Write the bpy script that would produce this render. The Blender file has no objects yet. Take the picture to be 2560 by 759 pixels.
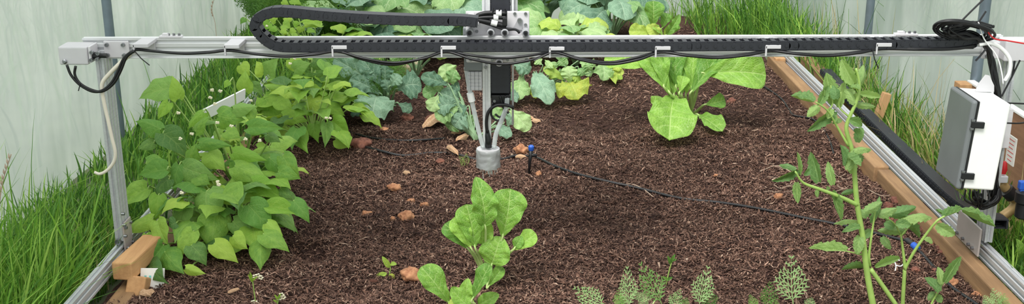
import bpy, bmesh, math, random
import numpy as np
from mathutils import Vector as V, Matrix, noise
random.seed(7); RS = np.random.RandomState(11)
C = bpy.context.scene.collection
PI = math.pi
# ------------------------------------------------------------------ camera
F, CU, CV = 2850.0, 1280.0, 379.5
H = 1.16; PITCH = math.radians(17.45); YAW = math.atan(13/F)
cd = bpy.data.cameras.new('camera'); cam = bpy.data.objects.new('camera', cd); C.objects.link(cam)
cam.location = (0, 0, H); cam.rotation_euler = (PI/2-PITCH, 0, YAW)
cd.sensor_fit = 'HORIZONTAL'; cd.sensor_width = 36; cd.lens = 36*F/2560; cd.clip_start = .05
bpy.context.scene.camera = cam
RM = cam.rotation_euler.to_matrix()
def ray(u, v): return RM @ V(((u-CU)/F, -(v-CV)/F, -1))
def P(u, v, y):                       # point seen at (u, v) standing y metres away
    d = ray(u, v); return V((0, 0, H)) + d*(y/d.y)
def G(u, v, z=0.0):                   # point seen at (u, v) on the level z
    d = ray(u, v); return V((0, 0, H)) + d*((z-H)/d.z)
PXM = lambda y: (y*1.03)/F            # metres per pixel around distance y
# ------------------------------------------------------------------ materials
def lin(r, g, b):
    f = lambda c: (c/255/12.92) if c <= 10 else ((c/255+.055)/1.055)**2.4
    return (f(r), f(g), f(b), 1)
class NT:
    def __init__(s, name):
        s.m = bpy.data.materials.new(name); s.m.use_nodes = True; s.t = s.m.node_tree; s.t.nodes.clear()
        s.out = s.n('ShaderNodeOutputMaterial')
    def n(s, typ, **kw):
        k = s.t.nodes.new(typ)
        for a, b in kw.items():
            if a.startswith('_'): setattr(k, a[1:], b)
            else:
                k.inputs[a.replace('__', ' ')].default_value = b
        return k
    def l(s, a, b): s.t.links.new(a, b)
    def math(s, op, a, b=None, c=None):
        k = s.t.nodes.new('ShaderNodeMath'); k.operation = op
        for i, x in enumerate((a, b, c)):
            if x is None: continue
            if isinstance(x, (int, float)): k.inputs[i].default_value = x
            else: s.l(x, k.inputs[i])
        return k.outputs[0]
    def ramp(s, fac, stops):
        k = s.t.nodes.new('ShaderNodeValToRGB'); e = k.color_ramp.elements
        while len(e) < len(stops): e.new(.5)
        for i, (p, c) in enumerate(stops): e[i].position = p; e[i].color = c
        s.l(fac, k.inputs[0]); return k.outputs[0]
    def mix(s, f, a, b, mode='MIX'):
        k = s.t.nodes.new('ShaderNodeMix'); k.data_type = 'RGBA'; k.blend_type = mode
        for i, x in ((0, f), (6, a), (7, b)):
            if isinstance(x, (int, float, tuple)): k.inputs[i].default_value = x
            else: s.l(x, k.inputs[i])
        return k.outputs[2]
    def noise(s, scale, detail=4, vec=None, rough=.55):
        k = s.n('ShaderNodeTexNoise', Scale=scale, Detail=detail, Roughness=rough)
        if vec is not None: s.l(vec, k.inputs['Vector'])
        return k.outputs['Fac']
    def coord(s, which='Object', scale=None):
        o = s.n('ShaderNodeTexCoord').outputs[which]
        if scale:
            k = s.n('ShaderNodeMapping'); k.inputs['Scale'].default_value = scale; s.l(o, k.inputs['Vector']); o = k.outputs[0]
        return o
    def bump(s, h, strength=.3, dist=.01):
        k = s.n('ShaderNodeBump', Strength=strength, Distance=dist); s.l(h, k.inputs['Height']); return k.outputs[0]
def pmat(name, col, rough=.5, metal=0, var=.08, nscale=40, bump=0, stretch=None, col2=None, spec=.5, bdist=.004):
    t = NT(name); co = t.coord('Object', stretch)
    nz = t.noise(nscale, 5, co)
    c2 = col2 or tuple(min(1, c*(1-var*2.2)) for c in col[:3])+(1,)
    cc = t.ramp(nz, [(.32, c2), (.68, col)])
    b = t.n('ShaderNodeBsdfPrincipled', Roughness=rough, Metallic=metal)
    b.inputs['Specular IOR Level'].default_value = spec
    t.l(cc, b.inputs['Base Color'])
    if bump: t.l(t.bump(nz, bump, bdist), b.inputs['Normal'])
    t.l(b.outputs[0], t.out.inputs[0]); return t.m
def leaf_mat(name, light, dark, vein, nv=7, vs=.5, rough=.42, trans=.3, slope=.55, hue=.25, spec=.4, bump=.35):
    t = NT(name); uv = t.n('ShaderNodeUVMap').outputs[0]
    sp = t.n('ShaderNodeSeparateXYZ'); t.l(uv, sp.inputs[0])
    s = t.math('ABSOLUTE', t.math('MULTIPLY_ADD', sp.outputs[0], 2, -1)); tt = sp.outputs[1]
    wob = t.math('MULTIPLY', t.noise(3.5, 2, uv), .14)
    ph = t.math('MULTIPLY', t.math('ADD', t.math('SUBTRACT', tt, t.math('MULTIPLY', s, slope*.45)), wob), nv)
    tri = t.math('ABSOLUTE', t.math('SUBTRACT', t.math('FRACT', ph), .5))          # 0 on a vein
    lat = t.math('SUBTRACT', 1, t.math('MINIMUM', t.math('MULTIPLY', tri, 8), 1))
    lat = t.math('MULTIPLY', lat, t.math('SUBTRACT', 1, t.math('MULTIPLY', s, .7)))
    mid = t.math('SUBTRACT', 1, t.math('MINIMUM', t.math('MULTIPLY', s, 17), 1))
    vor = t.n('ShaderNodeTexVoronoi', Scale=22.0); vor.feature = 'DISTANCE_TO_EDGE'; t.l(uv, vor.inputs['Vector'])
    net = t.math('SUBTRACT', 1, t.math('MINIMUM', t.math('MULTIPLY', vor.outputs['Distance'], 6), 1))
    vm = t.math('MAXIMUM', t.math('MAXIMUM', t.math('MULTIPLY', lat, .85), mid), t.math('MULTIPLY', net, .32))
    oi = t.n('ShaderNodeObjectInfo')
    nz = t.math('ADD', t.math('MULTIPLY', t.noise(4, 4, uv), .7), t.math('MULTIPLY', t.noise(17, 3, uv), .3))
    f = t.math('ADD', t.math('MULTIPLY', nz, .9), t.math('MULTIPLY_ADD', oi.outputs['Random'], hue*2.4, -hue*1.2))
    base = t.ramp(f, [(.22, dark), (.7, light)])
    col = t.mix(t.math('MULTIPLY', vm, vs), base, vein)
    b = t.n('ShaderNodeBsdfPrincipled', Roughness=rough); b.inputs['Specular IOR Level'].default_value = spec
    t.l(col, b.inputs['Base Color'])
    pil = t.math('ADD', t.math('MULTIPLY', tri, .9), t.math('ADD', t.math('MULTIPLY', t.noise(7, 2, uv), 1.5), t.math('MINIMUM', t.math('MULTIPLY', vor.outputs['Distance'], 1.4), .4)))
    bp = t.bump(t.math('SUBTRACT', pil, mid), bump, .012); t.l(bp, b.inputs['Normal'])
    tr = t.n('ShaderNodeBsdfTranslucent'); t.l(t.mix(.35, col, lin(190, 215, 40)), tr.inputs[0])
    mx = t.n('ShaderNodeMixShader'); mx.inputs[0].default_value = trans
    t.l(b.outputs[0], mx.inputs[1]); t.l(tr.outputs[0], mx.inputs[2]); t.l(mx.outputs[0], t.out.inputs[0]); return t.m
def attr_mat(name, rough=.8, trans=0, spec=.3):
    t = NT(name); a = t.n('ShaderNodeAttribute'); a.attribute_name = 'tint'
    nz = t.noise(60, 3, t.coord('Object'))
    col = t.mix(t.math('MULTIPLY', nz, .5), a.outputs['Color'], t.mix(.5, a.outputs['Color'], (.02, .015, .01, 1)))
    b = t.n('ShaderNodeBsdfPrincipled', Roughness=rough); b.inputs['Specular IOR Level'].default_value = spec
    t.l(col, b.inputs['Base Color']); sh = b.outputs[0]
    if trans:
        tr = t.n('ShaderNodeBsdfTranslucent'); t.l(col, tr.inputs[0]); mx = t.n('ShaderNodeMixShader'); mx.inputs[0].default_value = trans
        t.l(sh, mx.inputs[1]); t.l(tr.outputs[0], mx.inputs[2]); sh = mx.outputs[0]
    t.l(sh, t.out.inputs[0]); return t.m
def film_mat(name):
    t = NT(name); co = t.coord('Object')
    nz = t.noise(1.3, 4, co); st = t.noise(1.6, 3, t.coord('Object', (1, 4, .6)))
    col = t.ramp(t.math('ADD', t.math('MULTIPLY', nz, .6), t.math('MULTIPLY', st, .4)), [(.34, lin(180, 192, 187)), (.66, lin(232, 238, 235))])  # broad tint variation paints in fold shading that the mesh folds barely show
    d = t.n('ShaderNodeBsdfPrincipled', Roughness=.35); t.l(col, d.inputs['Base Color'])
    t.l(t.bump(t.noise(9, 3, co), .12, .02), d.inputs['Normal'])
    tr = t.n('ShaderNodeBsdfTranslucent'); t.l(col, tr.inputs[0])
    tp = t.n('ShaderNodeBsdfTransparent'); tp.inputs[0].default_value = (.97, 1, .98, 1)
    m1 = t.n('ShaderNodeMixShader'); m1.inputs[0].default_value = .45; t.l(d.outputs[0], m1.inputs[1]); t.l(tr.outputs[0], m1.inputs[2])
    m2 = t.n('ShaderNodeMixShader'); m2.inputs[0].default_value = .16; t.l(m1.outputs[0], m2.inputs[1]); t.l(tp.outputs[0], m2.inputs[2])
    t.l(m2.outputs[0], t.out.inputs[0]); return t.m
def wood_mat(name, light, dark, axis='Y'):
    t = NT(name); sc = {'Y': (14, 1.2, 14), 'X': (1.2, 14, 14), 'Z': (14, 14, 1.2)}[axis]
    co = t.coord('Object', sc); nz = t.noise(2.6, 6, co, .65); n2 = t.noise(5, 4, t.coord('Object'))
    col = t.ramp(t.math('ADD', t.math('MULTIPLY', nz, .65), t.math('MULTIPLY', n2, .35)), [(.3, dark), (.5, tuple((a+b)/2 for a, b in zip(light, dark))), (.68, light)])
    b = t.n('ShaderNodeBsdfPrincipled', Roughness=.75); t.l(col, b.inputs['Base Color']); t.l(t.bump(nz, .4, .004), b.inputs['Normal'])
    t.l(b.outputs[0], t.out.inputs[0]); return t.m
def soil_mat(name):
    t = NT(name); co = t.coord('Object')
    a = t.noise(160, 6, co, .7); b_ = t.noise(2.2, 4, co)
    w = t.noise(70, 5, t.coord('Object', (.45, 1.5, 1)), .7)
    f = t.math('ADD', t.math('MULTIPLY', a, .4), t.math('ADD', t.math('MULTIPLY', w, .35), t.math('MULTIPLY', b_, .3)))
    col = t.ramp(f, [(.36, lin(42, 30, 28)), (.52, lin(78, 57, 51)), (.68, lin(118, 90, 79))])
    b = t.n('ShaderNodeBsdfPrincipled', Roughness=.95); b.inputs['Specular IOR Level'].default_value = .15
    t.l(col, b.inputs['Base Color']); t.l(t.bump(t.math('ADD', a, w), .8, .01), b.inputs['Normal']); t.l(b.outputs[0], t.out.inputs[0]); return t.m
def clear_mat(name):
    t = NT(name)
    b = t.n('ShaderNodeBsdfPrincipled', Roughness=.25); b.inputs['Base Color'].default_value = lin(226, 234, 236)
    tp = t.n('ShaderNodeBsdfTransparent'); m = t.n('ShaderNodeMixShader'); m.inputs[0].default_value = .35
    lw = t.n('ShaderNodeLayerWeight', Blend=.4); t.l(t.math('SUBTRACT', .6, t.math('MULTIPLY', lw.outputs['Facing'], .6)), m.inputs[0])
    t.l(b.outputs[0], m.inputs[1]); t.l(tp.outputs[0], m.inputs[2]); t.l(m.outputs[0], t.out.inputs[0]); return t.m
ALU = pmat('brushed_aluminium', lin(226, 228, 230), .36, .25, .05, 3, stretch=(2, 60, 60))
ALUY = pmat('rail_aluminium', lin(205, 208, 212), .4, .3, .06, 3, stretch=(60, 2, 60))
PLATE = pmat('silver_plate', lin(218, 216, 220), .42, .05, .03, 12)
FOOT = pmat('taupe_plate', lin(178, 170, 166), .45, .1, .06, 14)
GREYP = pmat('pale_grey_plastic', lin(206, 205, 209), .5, 0, .03, 20)
BLACK = pmat('black_rubber', lin(22, 23, 27), .42, 0, .2, 60)
CHAIN = pmat('black_chain_plastic', lin(42, 44, 52), .5, 0, .15, 40)
DARKP = pmat('dark_plastic', lin(30, 31, 34), .4, 0, .1, 40)
STEEL = pmat('steel', lin(150, 152, 156), .3, .85, .06, 30)
GALV = pmat('galvanised_tube', lin(132, 146, 158), .45, .5, .1, 18)
WHITE = pmat('white_plastic', lin(244, 245, 245), .45, 0, .015, 15)
LIDG = pmat('grey_lid', lin(122, 127, 130), .35, 0, .07, 8)
WOOD = wood_mat('pine_board', lin(176, 140, 100), lin(108, 80, 56), 'Y')
WOODZ = wood_mat('pine_post', lin(212, 170, 122), lin(158, 116, 78), 'Z')
FRESH = wood_mat('fresh_pine', lin(222, 174, 122), lin(170, 122, 78), 'Y')
PLY = wood_mat('brown_plywood', lin(158, 118, 88), lin(118, 84, 62), 'Y')
SOIL = soil_mat('mulched_soil'); FILM = film_mat('polytunnel_film'); CLEAR = clear_mat('clear_tube')
TAPE = pmat('grey_tape', lin(172, 174, 176), .38, .2, .12, 26, bump=.5, bdist=.006)
CLAY = pmat('orange_clay', lin(206, 152, 112), .9, 0, .25, 60, bump=.8, col2=lin(140, 88, 62))
RCLAY = pmat('red_clay', lin(150, 98, 80), .9, 0, .25, 60, bump=.8, col2=lin(92, 56, 48))
DRY = pmat('dry_leaf', lin(226, 196, 160), .8, 0, .2, 25, bump=.4, col2=lin(168, 118, 82))
PALE = pmat('pale_straw', lin(188, 166, 146), .8, 0, .15, 40)
TAN = pmat('tan_fitting', lin(176, 148, 100), .5, .2, .1, 30)
BLUE = pmat('blue_plastic', lin(40, 96, 200), .4, 0, .08, 30)
RED = pmat('red_plastic', lin(205, 40, 44), .4, 0, .08, 30)
CREAM = pmat('white_enamel', lin(238, 236, 230), .5, 0, .04, 20)
GRASSM = attr_mat('grass_blade', .5, .3, .35); MULCH = attr_mat('mulch_fibre', .9, 0, .15)
BEAN = leaf_mat('bean_leaf', lin(158, 198, 80), lin(92, 146, 56), lin(186, 214, 118), 4.5, .3, .5, .28, .8, .3, bump=.32)
BEANY = leaf_mat('young_bean_leaf', lin(178, 210, 84), lin(124, 174, 58), lin(200, 224, 120), 4.5, .3, .5, .32, .8, .25, bump=.32)
BEAND = leaf_mat('old_bean_leaf', lin(124, 168, 78), lin(68, 114, 52), lin(184, 204, 122), 4.5, .36, .55, .22, .8, .3, bump=.32)
CHARD = leaf_mat('chard_leaf', lin(156, 204, 82), lin(88, 146, 50), lin(214, 236, 160), 5.5, .6, .4, .25, .5, .2)
CHARDY = leaf_mat('yellow_chard_leaf', lin(206, 224, 104), lin(150, 190, 66), lin(226, 240, 160), 5.5, .6, .42, .3, .5, .2)
KALE = leaf_mat('brassica_leaf', lin(142, 178, 148), lin(72, 114, 90), lin(196, 220, 190), 5, .55, .55, .14, .7, .22)
KALEG = leaf_mat('green_brassica_leaf', lin(176, 208, 140), lin(106, 156, 88), lin(216, 234, 186), 5, .6, .5, .2, .7, .22)
KALEY = leaf_mat('yellowing_brassica_leaf', lin(222, 218, 84), lin(160, 192, 86), lin(222, 234, 140), 7, .5, .5, .3, .7, .25)
TOM = leaf_mat('tomato_leaf', lin(152, 184, 108), lin(92, 134, 76), lin(192, 212, 150), 5, .35, .5, .25, .8, .3)
CARROT = leaf_mat('carrot_frond', lin(162, 198, 132), lin(112, 160, 80), lin(196, 216, 166), 3, .2, .6, .2, .5, .35)
FERN = leaf_mat('dark_feathery_foliage', lin(120, 168, 76), lin(72, 120, 50), lin(140, 180, 100), 3, .2, .6, .2, .5, .35)
STEM = pmat('green_stem', lin(160, 192, 100), .5, 0, .1, 30); CSTEM = pmat('pale_stalk', lin(190, 214, 136), .45, 0, .08, 30)
KSTEM = pmat('brassica_stalk', lin(150, 184, 140), .5, 0, .1, 30)
PETAL = pmat('white_petal', lin(250, 244, 212), .6, 0, .03, 30)
# ------------------------------------------------------------------ mesh helpers
class MB:
    def __init__(s): s.v = []; s.f = []; s.uv = None
    def add(s, vs, fs):
        o = len(s.v); s.v += [V(x) for x in vs]; s.f += [tuple(i+o for i in f) for f in fs]; return s
    def box(s, c, size, rot=None, taper=1.0):
        hx, hy, hz = (a/2 for a in size); q = []
        for z, k in ((-hz, 1), (hz, taper)):
            for x, y in ((-hx, -hy), (hx, -hy), (hx, hy), (-hx, hy)): q.append(V((x*k, y*k, z)))
        if rot is not None: q = [rot @ a for a in q]
        return s.add([a+V(c) for a in q], [(3, 2, 1, 0), (4, 5, 6, 7), (0, 1, 5, 4), (1, 2, 6, 5), (2, 3, 7, 6), (3, 0, 4, 7)])
    def tube(s, pts, r, n=8, r2=None, caps=True, smooth=0):
        pts = [V(p) for p in pts]
        if smooth: pts = crom(pts, smooth)
        m = len(pts); rings = []; up = None; vs = []
        for i, p in enumerate(pts):
            d = (pts[min(i+1, m-1)]-pts[max(i-1, 0)]).normalized()
            if up is None: up = d.orthogonal().normalized()
            up = (up - d*up.dot(d)).normalized(); w = d.cross(up)
            rr = r if r2 is None else r+(r2-r)*i/(m-1)
            if callable(r): rr = r(i/(m-1))
            vs += [p+(up*math.cos(2*PI*k/n)+w*math.sin(2*PI*k/n))*rr for k in range(n)]
        fs = [(i*n+k, i*n+(k+1) % n, (i+1)*n+(k+1) % n, (i+1)*n+k) for i in range(m-1) for k in range(n)]
        if caps: fs += [tuple(range(n-1, -1, -1)), tuple(range((m-1)*n, m*n))]
        return s.add(vs, fs)
    def lathe(s, prof, c, n=20, axis='Z', M=None):
        vs = []; m = len(prof)
        for r, h in prof:
            for k in range(n):
                a = 2*PI*k/n; x, y = r*math.cos(a), r*math.sin(a)
                q = {'Z': V((x, y, h)), 'Y': V((x, h, -y)), 'X': V((h, x, y))}[axis]
                if M is not None: q = M @ q
                vs.append(q+V(c))
        fs = [(i*n+k, i*n+(k+1) % n, (i+1)*n+(k+1) % n, (i+1)*n+k) for i in range(m-1) for k in range(n)]
        fs += [tuple(range(n-1, -1, -1)), tuple(range((m-1)*n, m*n))]
        return s.add(vs, fs)
    def prism(s, outline, a, b, ex, ez):          # outline in (ex, ez), swept from a to b
        n = len(outline); vs = [V(p)+V(ex)*x+V(ez)*z for p in (a, b) for x, z in outline]
        return s.add(vs, [(i, (i+1) % n, n+(i+1) % n, n+i) for i in range(n)]+[tuple(range(n-1, -1, -1)), tuple(range(n, 2*n))])
def crom(p, k):
    q = [p[0]*2-p[1]]+p+[p[-1]*2-p[-2]]; o = []
    for i in range(1, len(q)-2):
        for j in range(k):
            t = j/k; a, b, c, d = q[i-1:i+3]
            o.append(.5*((2*b)+(c-a)*t+(2*a-5*b+4*c-d)*t*t+(3*b-a-3*c+d)*t**3))
    return o+[p[-1]]
def obj(name, mb, mat, root=None, parent=None, smooth=False, bev=0, seg=2, auto=None):
    off = root.location if root else V((0, 0, 0))
    me = bpy.data.meshes.new(name); me.from_pydata([tuple(a-off) for a in mb.v], [], mb.f)
    bm = bmesh.new(); bm.from_mesh(me); bmesh.ops.recalc_face_normals(bm, faces=bm.faces); bm.to_mesh(me); bm.free()
    me.materials.append(mat)
    o = bpy.data.objects.new(name, me); C.objects.link(o); o.parent = parent or root
    if smooth:
        me.polygons.foreach_set('use_smooth', [True]*len(me.polygons))
        if auto:
            m = o.modifiers.new('e', 'EDGE_SPLIT'); m.split_angle = math.radians(auto)
    if bev:
        m = o.modifiers.new('b', 'BEVEL'); m.width = bev; m.segments = seg; m.limit_method = 'ANGLE'
    return o
def tag(o, label, cat, group=None, kind=None):
    o['label'] = label; o['category'] = cat
    if group: o['group'] = group
    if kind: o['kind'] = kind
    return o
def thing(name, loc, label, cat, group=None):
    o = bpy.data.objects.new(name, None); C.objects.link(o); o.location = V(loc); o.empty_display_size = .02
    return tag(o, label, cat, group)
def recenter(o):                                  # moves a single-mesh thing's origin to its own base
    me = o.data; c = V((0, 0, 0)); zs = 1e9
    for a in me.vertices: c += a.co; zs = min(zs, a.co.z)
    c /= len(me.vertices); c.z = zs; me.transform(Matrix.Translation(-c)); o.location = o.location+c; return o
def single(name, mb, mat, label, cat, group=None, **k): return tag(recenter(obj(name, mb, mat, **k)), label, cat, group)
def struct(name, mb, mat, **k):
    o = obj(name, mb, mat, **k); o['kind'] = 'structure'; return o
def npmesh(name, verts, faces, mat, tint=None, smooth=True):
    me = bpy.data.meshes.new(name); me.from_pydata(verts.tolist(), [], faces.tolist()); me.materials.append(mat)
    if tint is not None:
        a = me.color_attributes.new('tint', 'FLOAT_COLOR', 'POINT'); a.data.foreach_set('color', tint.astype(np.float32).ravel())
    if smooth: me.polygons.foreach_set('use_smooth', [True]*len(me.polygons))
    o = bpy.data.objects.new(name, me); C.objects.link(o); return o
# ------------------------------------------------------------------ setting
TX = 1.45; YE = 6.3; TLX, TRX = -1.015, 1.2; TZ = .06; GY = 2.73
b = MB(); b.add([(-30, -8, -.06), (30, -8, -.06), (30, 60, -.06), (-30, 60, -.06)], [(0, 1, 2, 3)])
struct('ground', b, pmat('meadow_turf', lin(126, 134, 104), .95, 0, .2, 6, col2=lin(92, 100, 74)))
# soil bed: a fine relief between the boards
def soil_h(x, y):
    h = .020*noise.noise(V((x*2.2, y*2.2, 3)))+.010*noise.noise(V((x*7, y*7, 1)))+.006*noise.noise(V((x*24, y*24, 5)))
    for (hx, hy, r, d) in HOLES: h -= d*math.exp(-((x-hx)**2+(y-hy)**2)/r**2)
    e = max(0, -.93-x+.06)
    return h-.012
HOLES = [(*G(785, 625).xy, .05, .03), (*G(1490, 300).xy, .12, .025), (*G(1890, 300).xy, .05, .02), (*G(1530, 560).xy, .12, .01), (*G(900, 715).xy, .05, .015), (*G(1940, 690).xy, .06, .012)]
nx, ny = 240, 380
xs = np.linspace(-1.0, 1.155, nx); ys = np.linspace(2.0, 6.15, ny)
vv = np.array([(x, y, soil_h(x, y)) for y in ys for x in xs])
ii = np.arange((nx*(ny-1))).reshape(ny-1, nx)[:, :-1].ravel()
so = npmesh('soil_bed', vv, np.stack([ii, ii+1, ii+nx+1, ii+nx], 1), SOIL); so['kind'] = 'structure'
def onsoil(u, v, dz=0):
    p = G(u, v); return V((p.x, p.y, soil_h(p.x, p.y)+dz))
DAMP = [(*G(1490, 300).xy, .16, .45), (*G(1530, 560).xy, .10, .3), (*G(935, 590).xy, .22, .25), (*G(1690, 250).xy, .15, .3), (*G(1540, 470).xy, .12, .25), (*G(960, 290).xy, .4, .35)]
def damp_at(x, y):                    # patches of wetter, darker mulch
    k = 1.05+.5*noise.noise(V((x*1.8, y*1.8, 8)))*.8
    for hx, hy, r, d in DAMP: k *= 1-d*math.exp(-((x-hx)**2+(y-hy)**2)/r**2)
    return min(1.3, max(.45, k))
# wood fibre mulch over the soil
def mulch(n, y0, y1, smin, smax, seed):
    rs = np.random.RandomState(seed)
    x = rs.uniform(-.98, 1.14, n); y = y0+(y1-y0)*rs.rand(n)**1.25
    z = np.array([soil_h(a, c) for a, c in zip(x, y)])
    L = rs.uniform(smin, smax, n)*rs.choice([1, 1, 1, 1.7], n); W = rs.uniform(.0006, .0017, n)*rs.choice([1, 1, 1, 1.6], n)
    an = rs.normal(0, .75, n); an += rs.choice([0, PI/2], n, p=[.8, .2])
    dx, dy = np.cos(an), np.sin(an); cx, cy = -dy, dx
    bend = rs.normal(0, .25, n)*L; tilt = rs.normal(0, .22, n)*L
    ps = []
    for t in (-.5, -.17, .17, .5):
        k = (.25-t*t)
        px = x+dx*t*L+cx*bend*k; py = y+dy*t*L+cy*bend*k; pz = z+.0025+tilt*t+np.abs(rs.normal(0, .003, n))
        w = W*(1 if abs(t) < .3 else .45); lift = rs.uniform(-.6, .6, n)*w
        ps.append(np.stack([px-cx*w, py-cy*w, pz-lift], 1)); ps.append(np.stack([px+cx*w, py+cy*w, pz+lift], 1))
    vs = np.stack(ps, 1).reshape(-1, 3)
    base = np.arange(n)*8
    fs = np.concatenate([np.stack([base+k, base+k+1, base+k+3, base+k+2], 1) for k in (0, 2, 4)])
    pal = np.array([lin(72, 53, 47), lin(100, 75, 65), lin(128, 99, 86), lin(158, 127, 110), lin(112, 83, 70), lin(52, 38, 35), lin(194, 166, 146)])
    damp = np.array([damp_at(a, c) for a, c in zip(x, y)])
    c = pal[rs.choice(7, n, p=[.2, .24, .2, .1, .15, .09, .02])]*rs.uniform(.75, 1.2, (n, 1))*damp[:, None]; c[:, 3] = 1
    return vs, fs, np.repeat(c, 8, 0)
ms = [mulch(130000, 2.25, 4.0, .006, .022, 1), mulch(36000, 3.9, 5.9, .010, .026, 2)]
o0 = len(ms[0][0]); mo = npmesh('wood_fibre_mulch', np.concatenate([ms[0][0], ms[1][0]]), np.concatenate([ms[0][1], ms[1][1]+o0]), MULCH, np.concatenate([ms[0][2], ms[1][2]]))
tag(mo, 'loose brown wood fibre mulch lying over the soil of the bed', 'mulch', kind='stuff')
# film walls with folds
def film(name, f, na, nb):
    b = MB(); b.v = [V(f(i/na, j/nb)) for j in range(nb+1) for i in range(na+1)]
    b.f = [(j*(na+1)+i, j*(na+1)+i+1, (j+1)*(na+1)+i+1, (j+1)*(na+1)+i) for j in range(nb) for i in range(na)]
    return struct(name, b, FILM, smooth=True)
def side(sx):
    def f(a, c):
        y = -.6+a*(YE+.6); h = c*2.35
        x = TX if h < 1.05 else TX-(.62*(1-math.cos((h-1.05)*1.05)))
        z = -.08+(h if h < 1.05 else 1.05+math.sin((h-1.05)*1.05)/1.05)
        fold = .022*noise.noise(V((y*2.6+z*.5, z*.7, 9*sx)))+.030*abs(noise.noise(V((y*3.5+z*3.2, z*1.0-y*.6, 4))))+.018*abs(noise.noise(V((y*8, z*.8, 14))))
        if sx > 0 and y < 3.6: fold += .035*abs(math.sin((y*7+z*3.2)*1.6+2*noise.noise(V((y, z, 2)))))*min(1, (3.6-y)*3)
        return (sx*(x+fold), y, z)
    return f
film('wall_left', side(-1), 240, 40); film('wall_right', side(1), 240, 40)
film('wall_back', lambda a, c: (-TX+2*TX*a, YE+.02*noise.noise(V((a*9, c*2, 2)))+.012*abs(noise.noise(V((a*14+c*5, c*3, 2)))), -.08+c*2.2), 120, 30)
def hoop(sx, y, label):
    pts = [(sx*(TX-.022), y, -.2), (sx*(TX-.022), y, .4), (sx*(TX-.022), y, .95)]
    pts += [(sx*(TX-.03-.6*(1-math.cos(t*1.05))), y, .97+math.sin(t*1.05)/1.05) for t in (.25, .5, .75, 1, 1.3)]
    single('tunnel_hoop', MB().tube(pts, .0165, 12, smooth=4), GALV, label, 'pole', 'tunnel hoops', smooth=True)
hoop(-1, 3.93, 'grey steel tunnel hoop rising behind the left column of the gantry')
hoop(1, 3.46, 'grey steel tunnel hoop by the right wall, nearest the white control box')
hoop(1, 4.58, 'grey steel tunnel hoop by the right wall, behind the tall tomato plant')
b = MB().box((TX-.03, 4.555, .165), (.06, .02, .012)); b.tube([(TX-.06, 4.55, .165), (TX+.0, 4.55, .165)], .006, 8)
single('hoop_clamp', b, STEEL, 'small steel clamp bolted to the hoop behind the tomato plant', 'clamp', bev=.001)
# door post in the back wall
p = P(1631, 0, YE-.06); single('timber_post', MB().box((p.x, YE-.05, .95), (.075, .06, 2.0)), WOODZ, 'pale timber post standing against the far end wall', 'post', bev=.004)
# ------------------------------------------------------------------ timber of the bed
struct_b = []
b = MB().box((TLX+.058, 3.9, -.055), (.05, 4.6, .11)); single('bed_board', b, WOOD, 'long low timber board beside the left rail at the edge of the bed', 'board', 'bed edging boards', bev=.004)
def jboard(y0, y1, x, w, z, h, label): single('bed_board', MB().box((x, (y0+y1)/2, z-h/2), (w, y1-y0, h)), WOOD, label, 'board', 'bed edging boards', bev=.004)
jboard(1.9, 3.42, 1.158, .042, .03, .12, 'timber edging board inside the right rail, nearest the camera')
jboard(3.43, 5.05, 1.154, .048, .035, .12, 'timber edging board inside the right rail, running back behind the tomato')
jboard(4.3, 5.3, 1.285, .05, .05, .12, 'timber board along the outer side of the right rail, far back in the grass')
p = G(2170, 408); single('timber_peg', MB().box((1.10, p.y, .0), (.03, .035, .07)), WOODZ, 'short square peg against the inner face of the right timber board', 'peg', bev=.003)
p = P(1948, 158, 4.95); single('timber_peg', MB().box((p.x, 4.95, .0), (.045, .05, .09)), WOODZ, 'pale peg at the far corner of the bed, under the beam', 'peg', bev=.003)
p = P(2201, 266, 3.98); single('timber_offcut', MB().box((p.x, 3.98, .06), (.028, .03, .15), Matrix.Rotation(.25, 3, 'Y')), WOODZ, 'pale timber offcut standing in the grass by the right wall', 'offcut', bev=.002)
# left block and its stake
A, B_ = P(318, 672, 2.585), P(350, 596, 2.86)
r = Matrix.Rotation(-.10, 3, 'Z')
single('timber_block', MB().box((-.955, 2.66, .046), (.052, .19, .046), r), FRESH, 'short timber block lying on a stake beside the left gantry column', 'block', bev=.004)
single('timber_stake', MB().box((-.935, 2.575, -.025), (.046, .07, .10), Matrix.Rotation(-.45, 3, 'X') @ Matrix.Rotation(.12, 3, 'Y')), FRESH, 'pale slanted stake under the timber block at the left edge', 'stake', bev=.004)
# ------------------------------------------------------------------ aluminium profile
def vslot(nw, nh, m=.02):
    side_ = [(0, 0), (.0055, 0), (.0072, .0018), (.0072, .0052), (.0128, .0052), (.0128, .0018), (.0145, 0)]
    o = []; w, h = nw*m, nh*m
    for k in range(nw): o += [(k*m+a, c) for a, c in side_]
    for k in range(nh): o += [(w-c, k*m+a) for a, c in side_]
    for k in range(nw): o += [(w-(k*m+a), h-c) for a, c in side_]
    for k in range(nh): o += [(c, h-(k*m+a)) for a, c in side_]
    return [(a-w/2, c-h/2) for a, c in o]
def bolt(b, c, r=.005, axis='Y', h=.004): b.lathe([(r, -h), (r*.95, h), (r*.5, h), (r*.5, h*.3)] if axis != 'Y' else [(r, h), (r*.95, -h), (r*.5, -h), (r*.5, -h*.3)], c, 10, axis)
def rail(x, y0, y1, label):
    t = thing('track_rail', (x, (y0+y1)/2, TZ-.02), label, 'rail', 'gantry track rails')
    b = MB().prism(vslot(1, 2), (x, y0, TZ-.02), (x, y1, TZ-.02), (1, 0, 0), (0, 0, 1)); obj('extrusion', b, ALUY, t)
    s = 1 if x > 0 else -1
    return t
rail(TLX, 1.6, 5.3, 'long silver extrusion rail at the left edge carrying the gantry')
rail(TRX, 1.6, 5.3, 'long silver extrusion rail at the right edge carrying the gantry')
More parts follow.
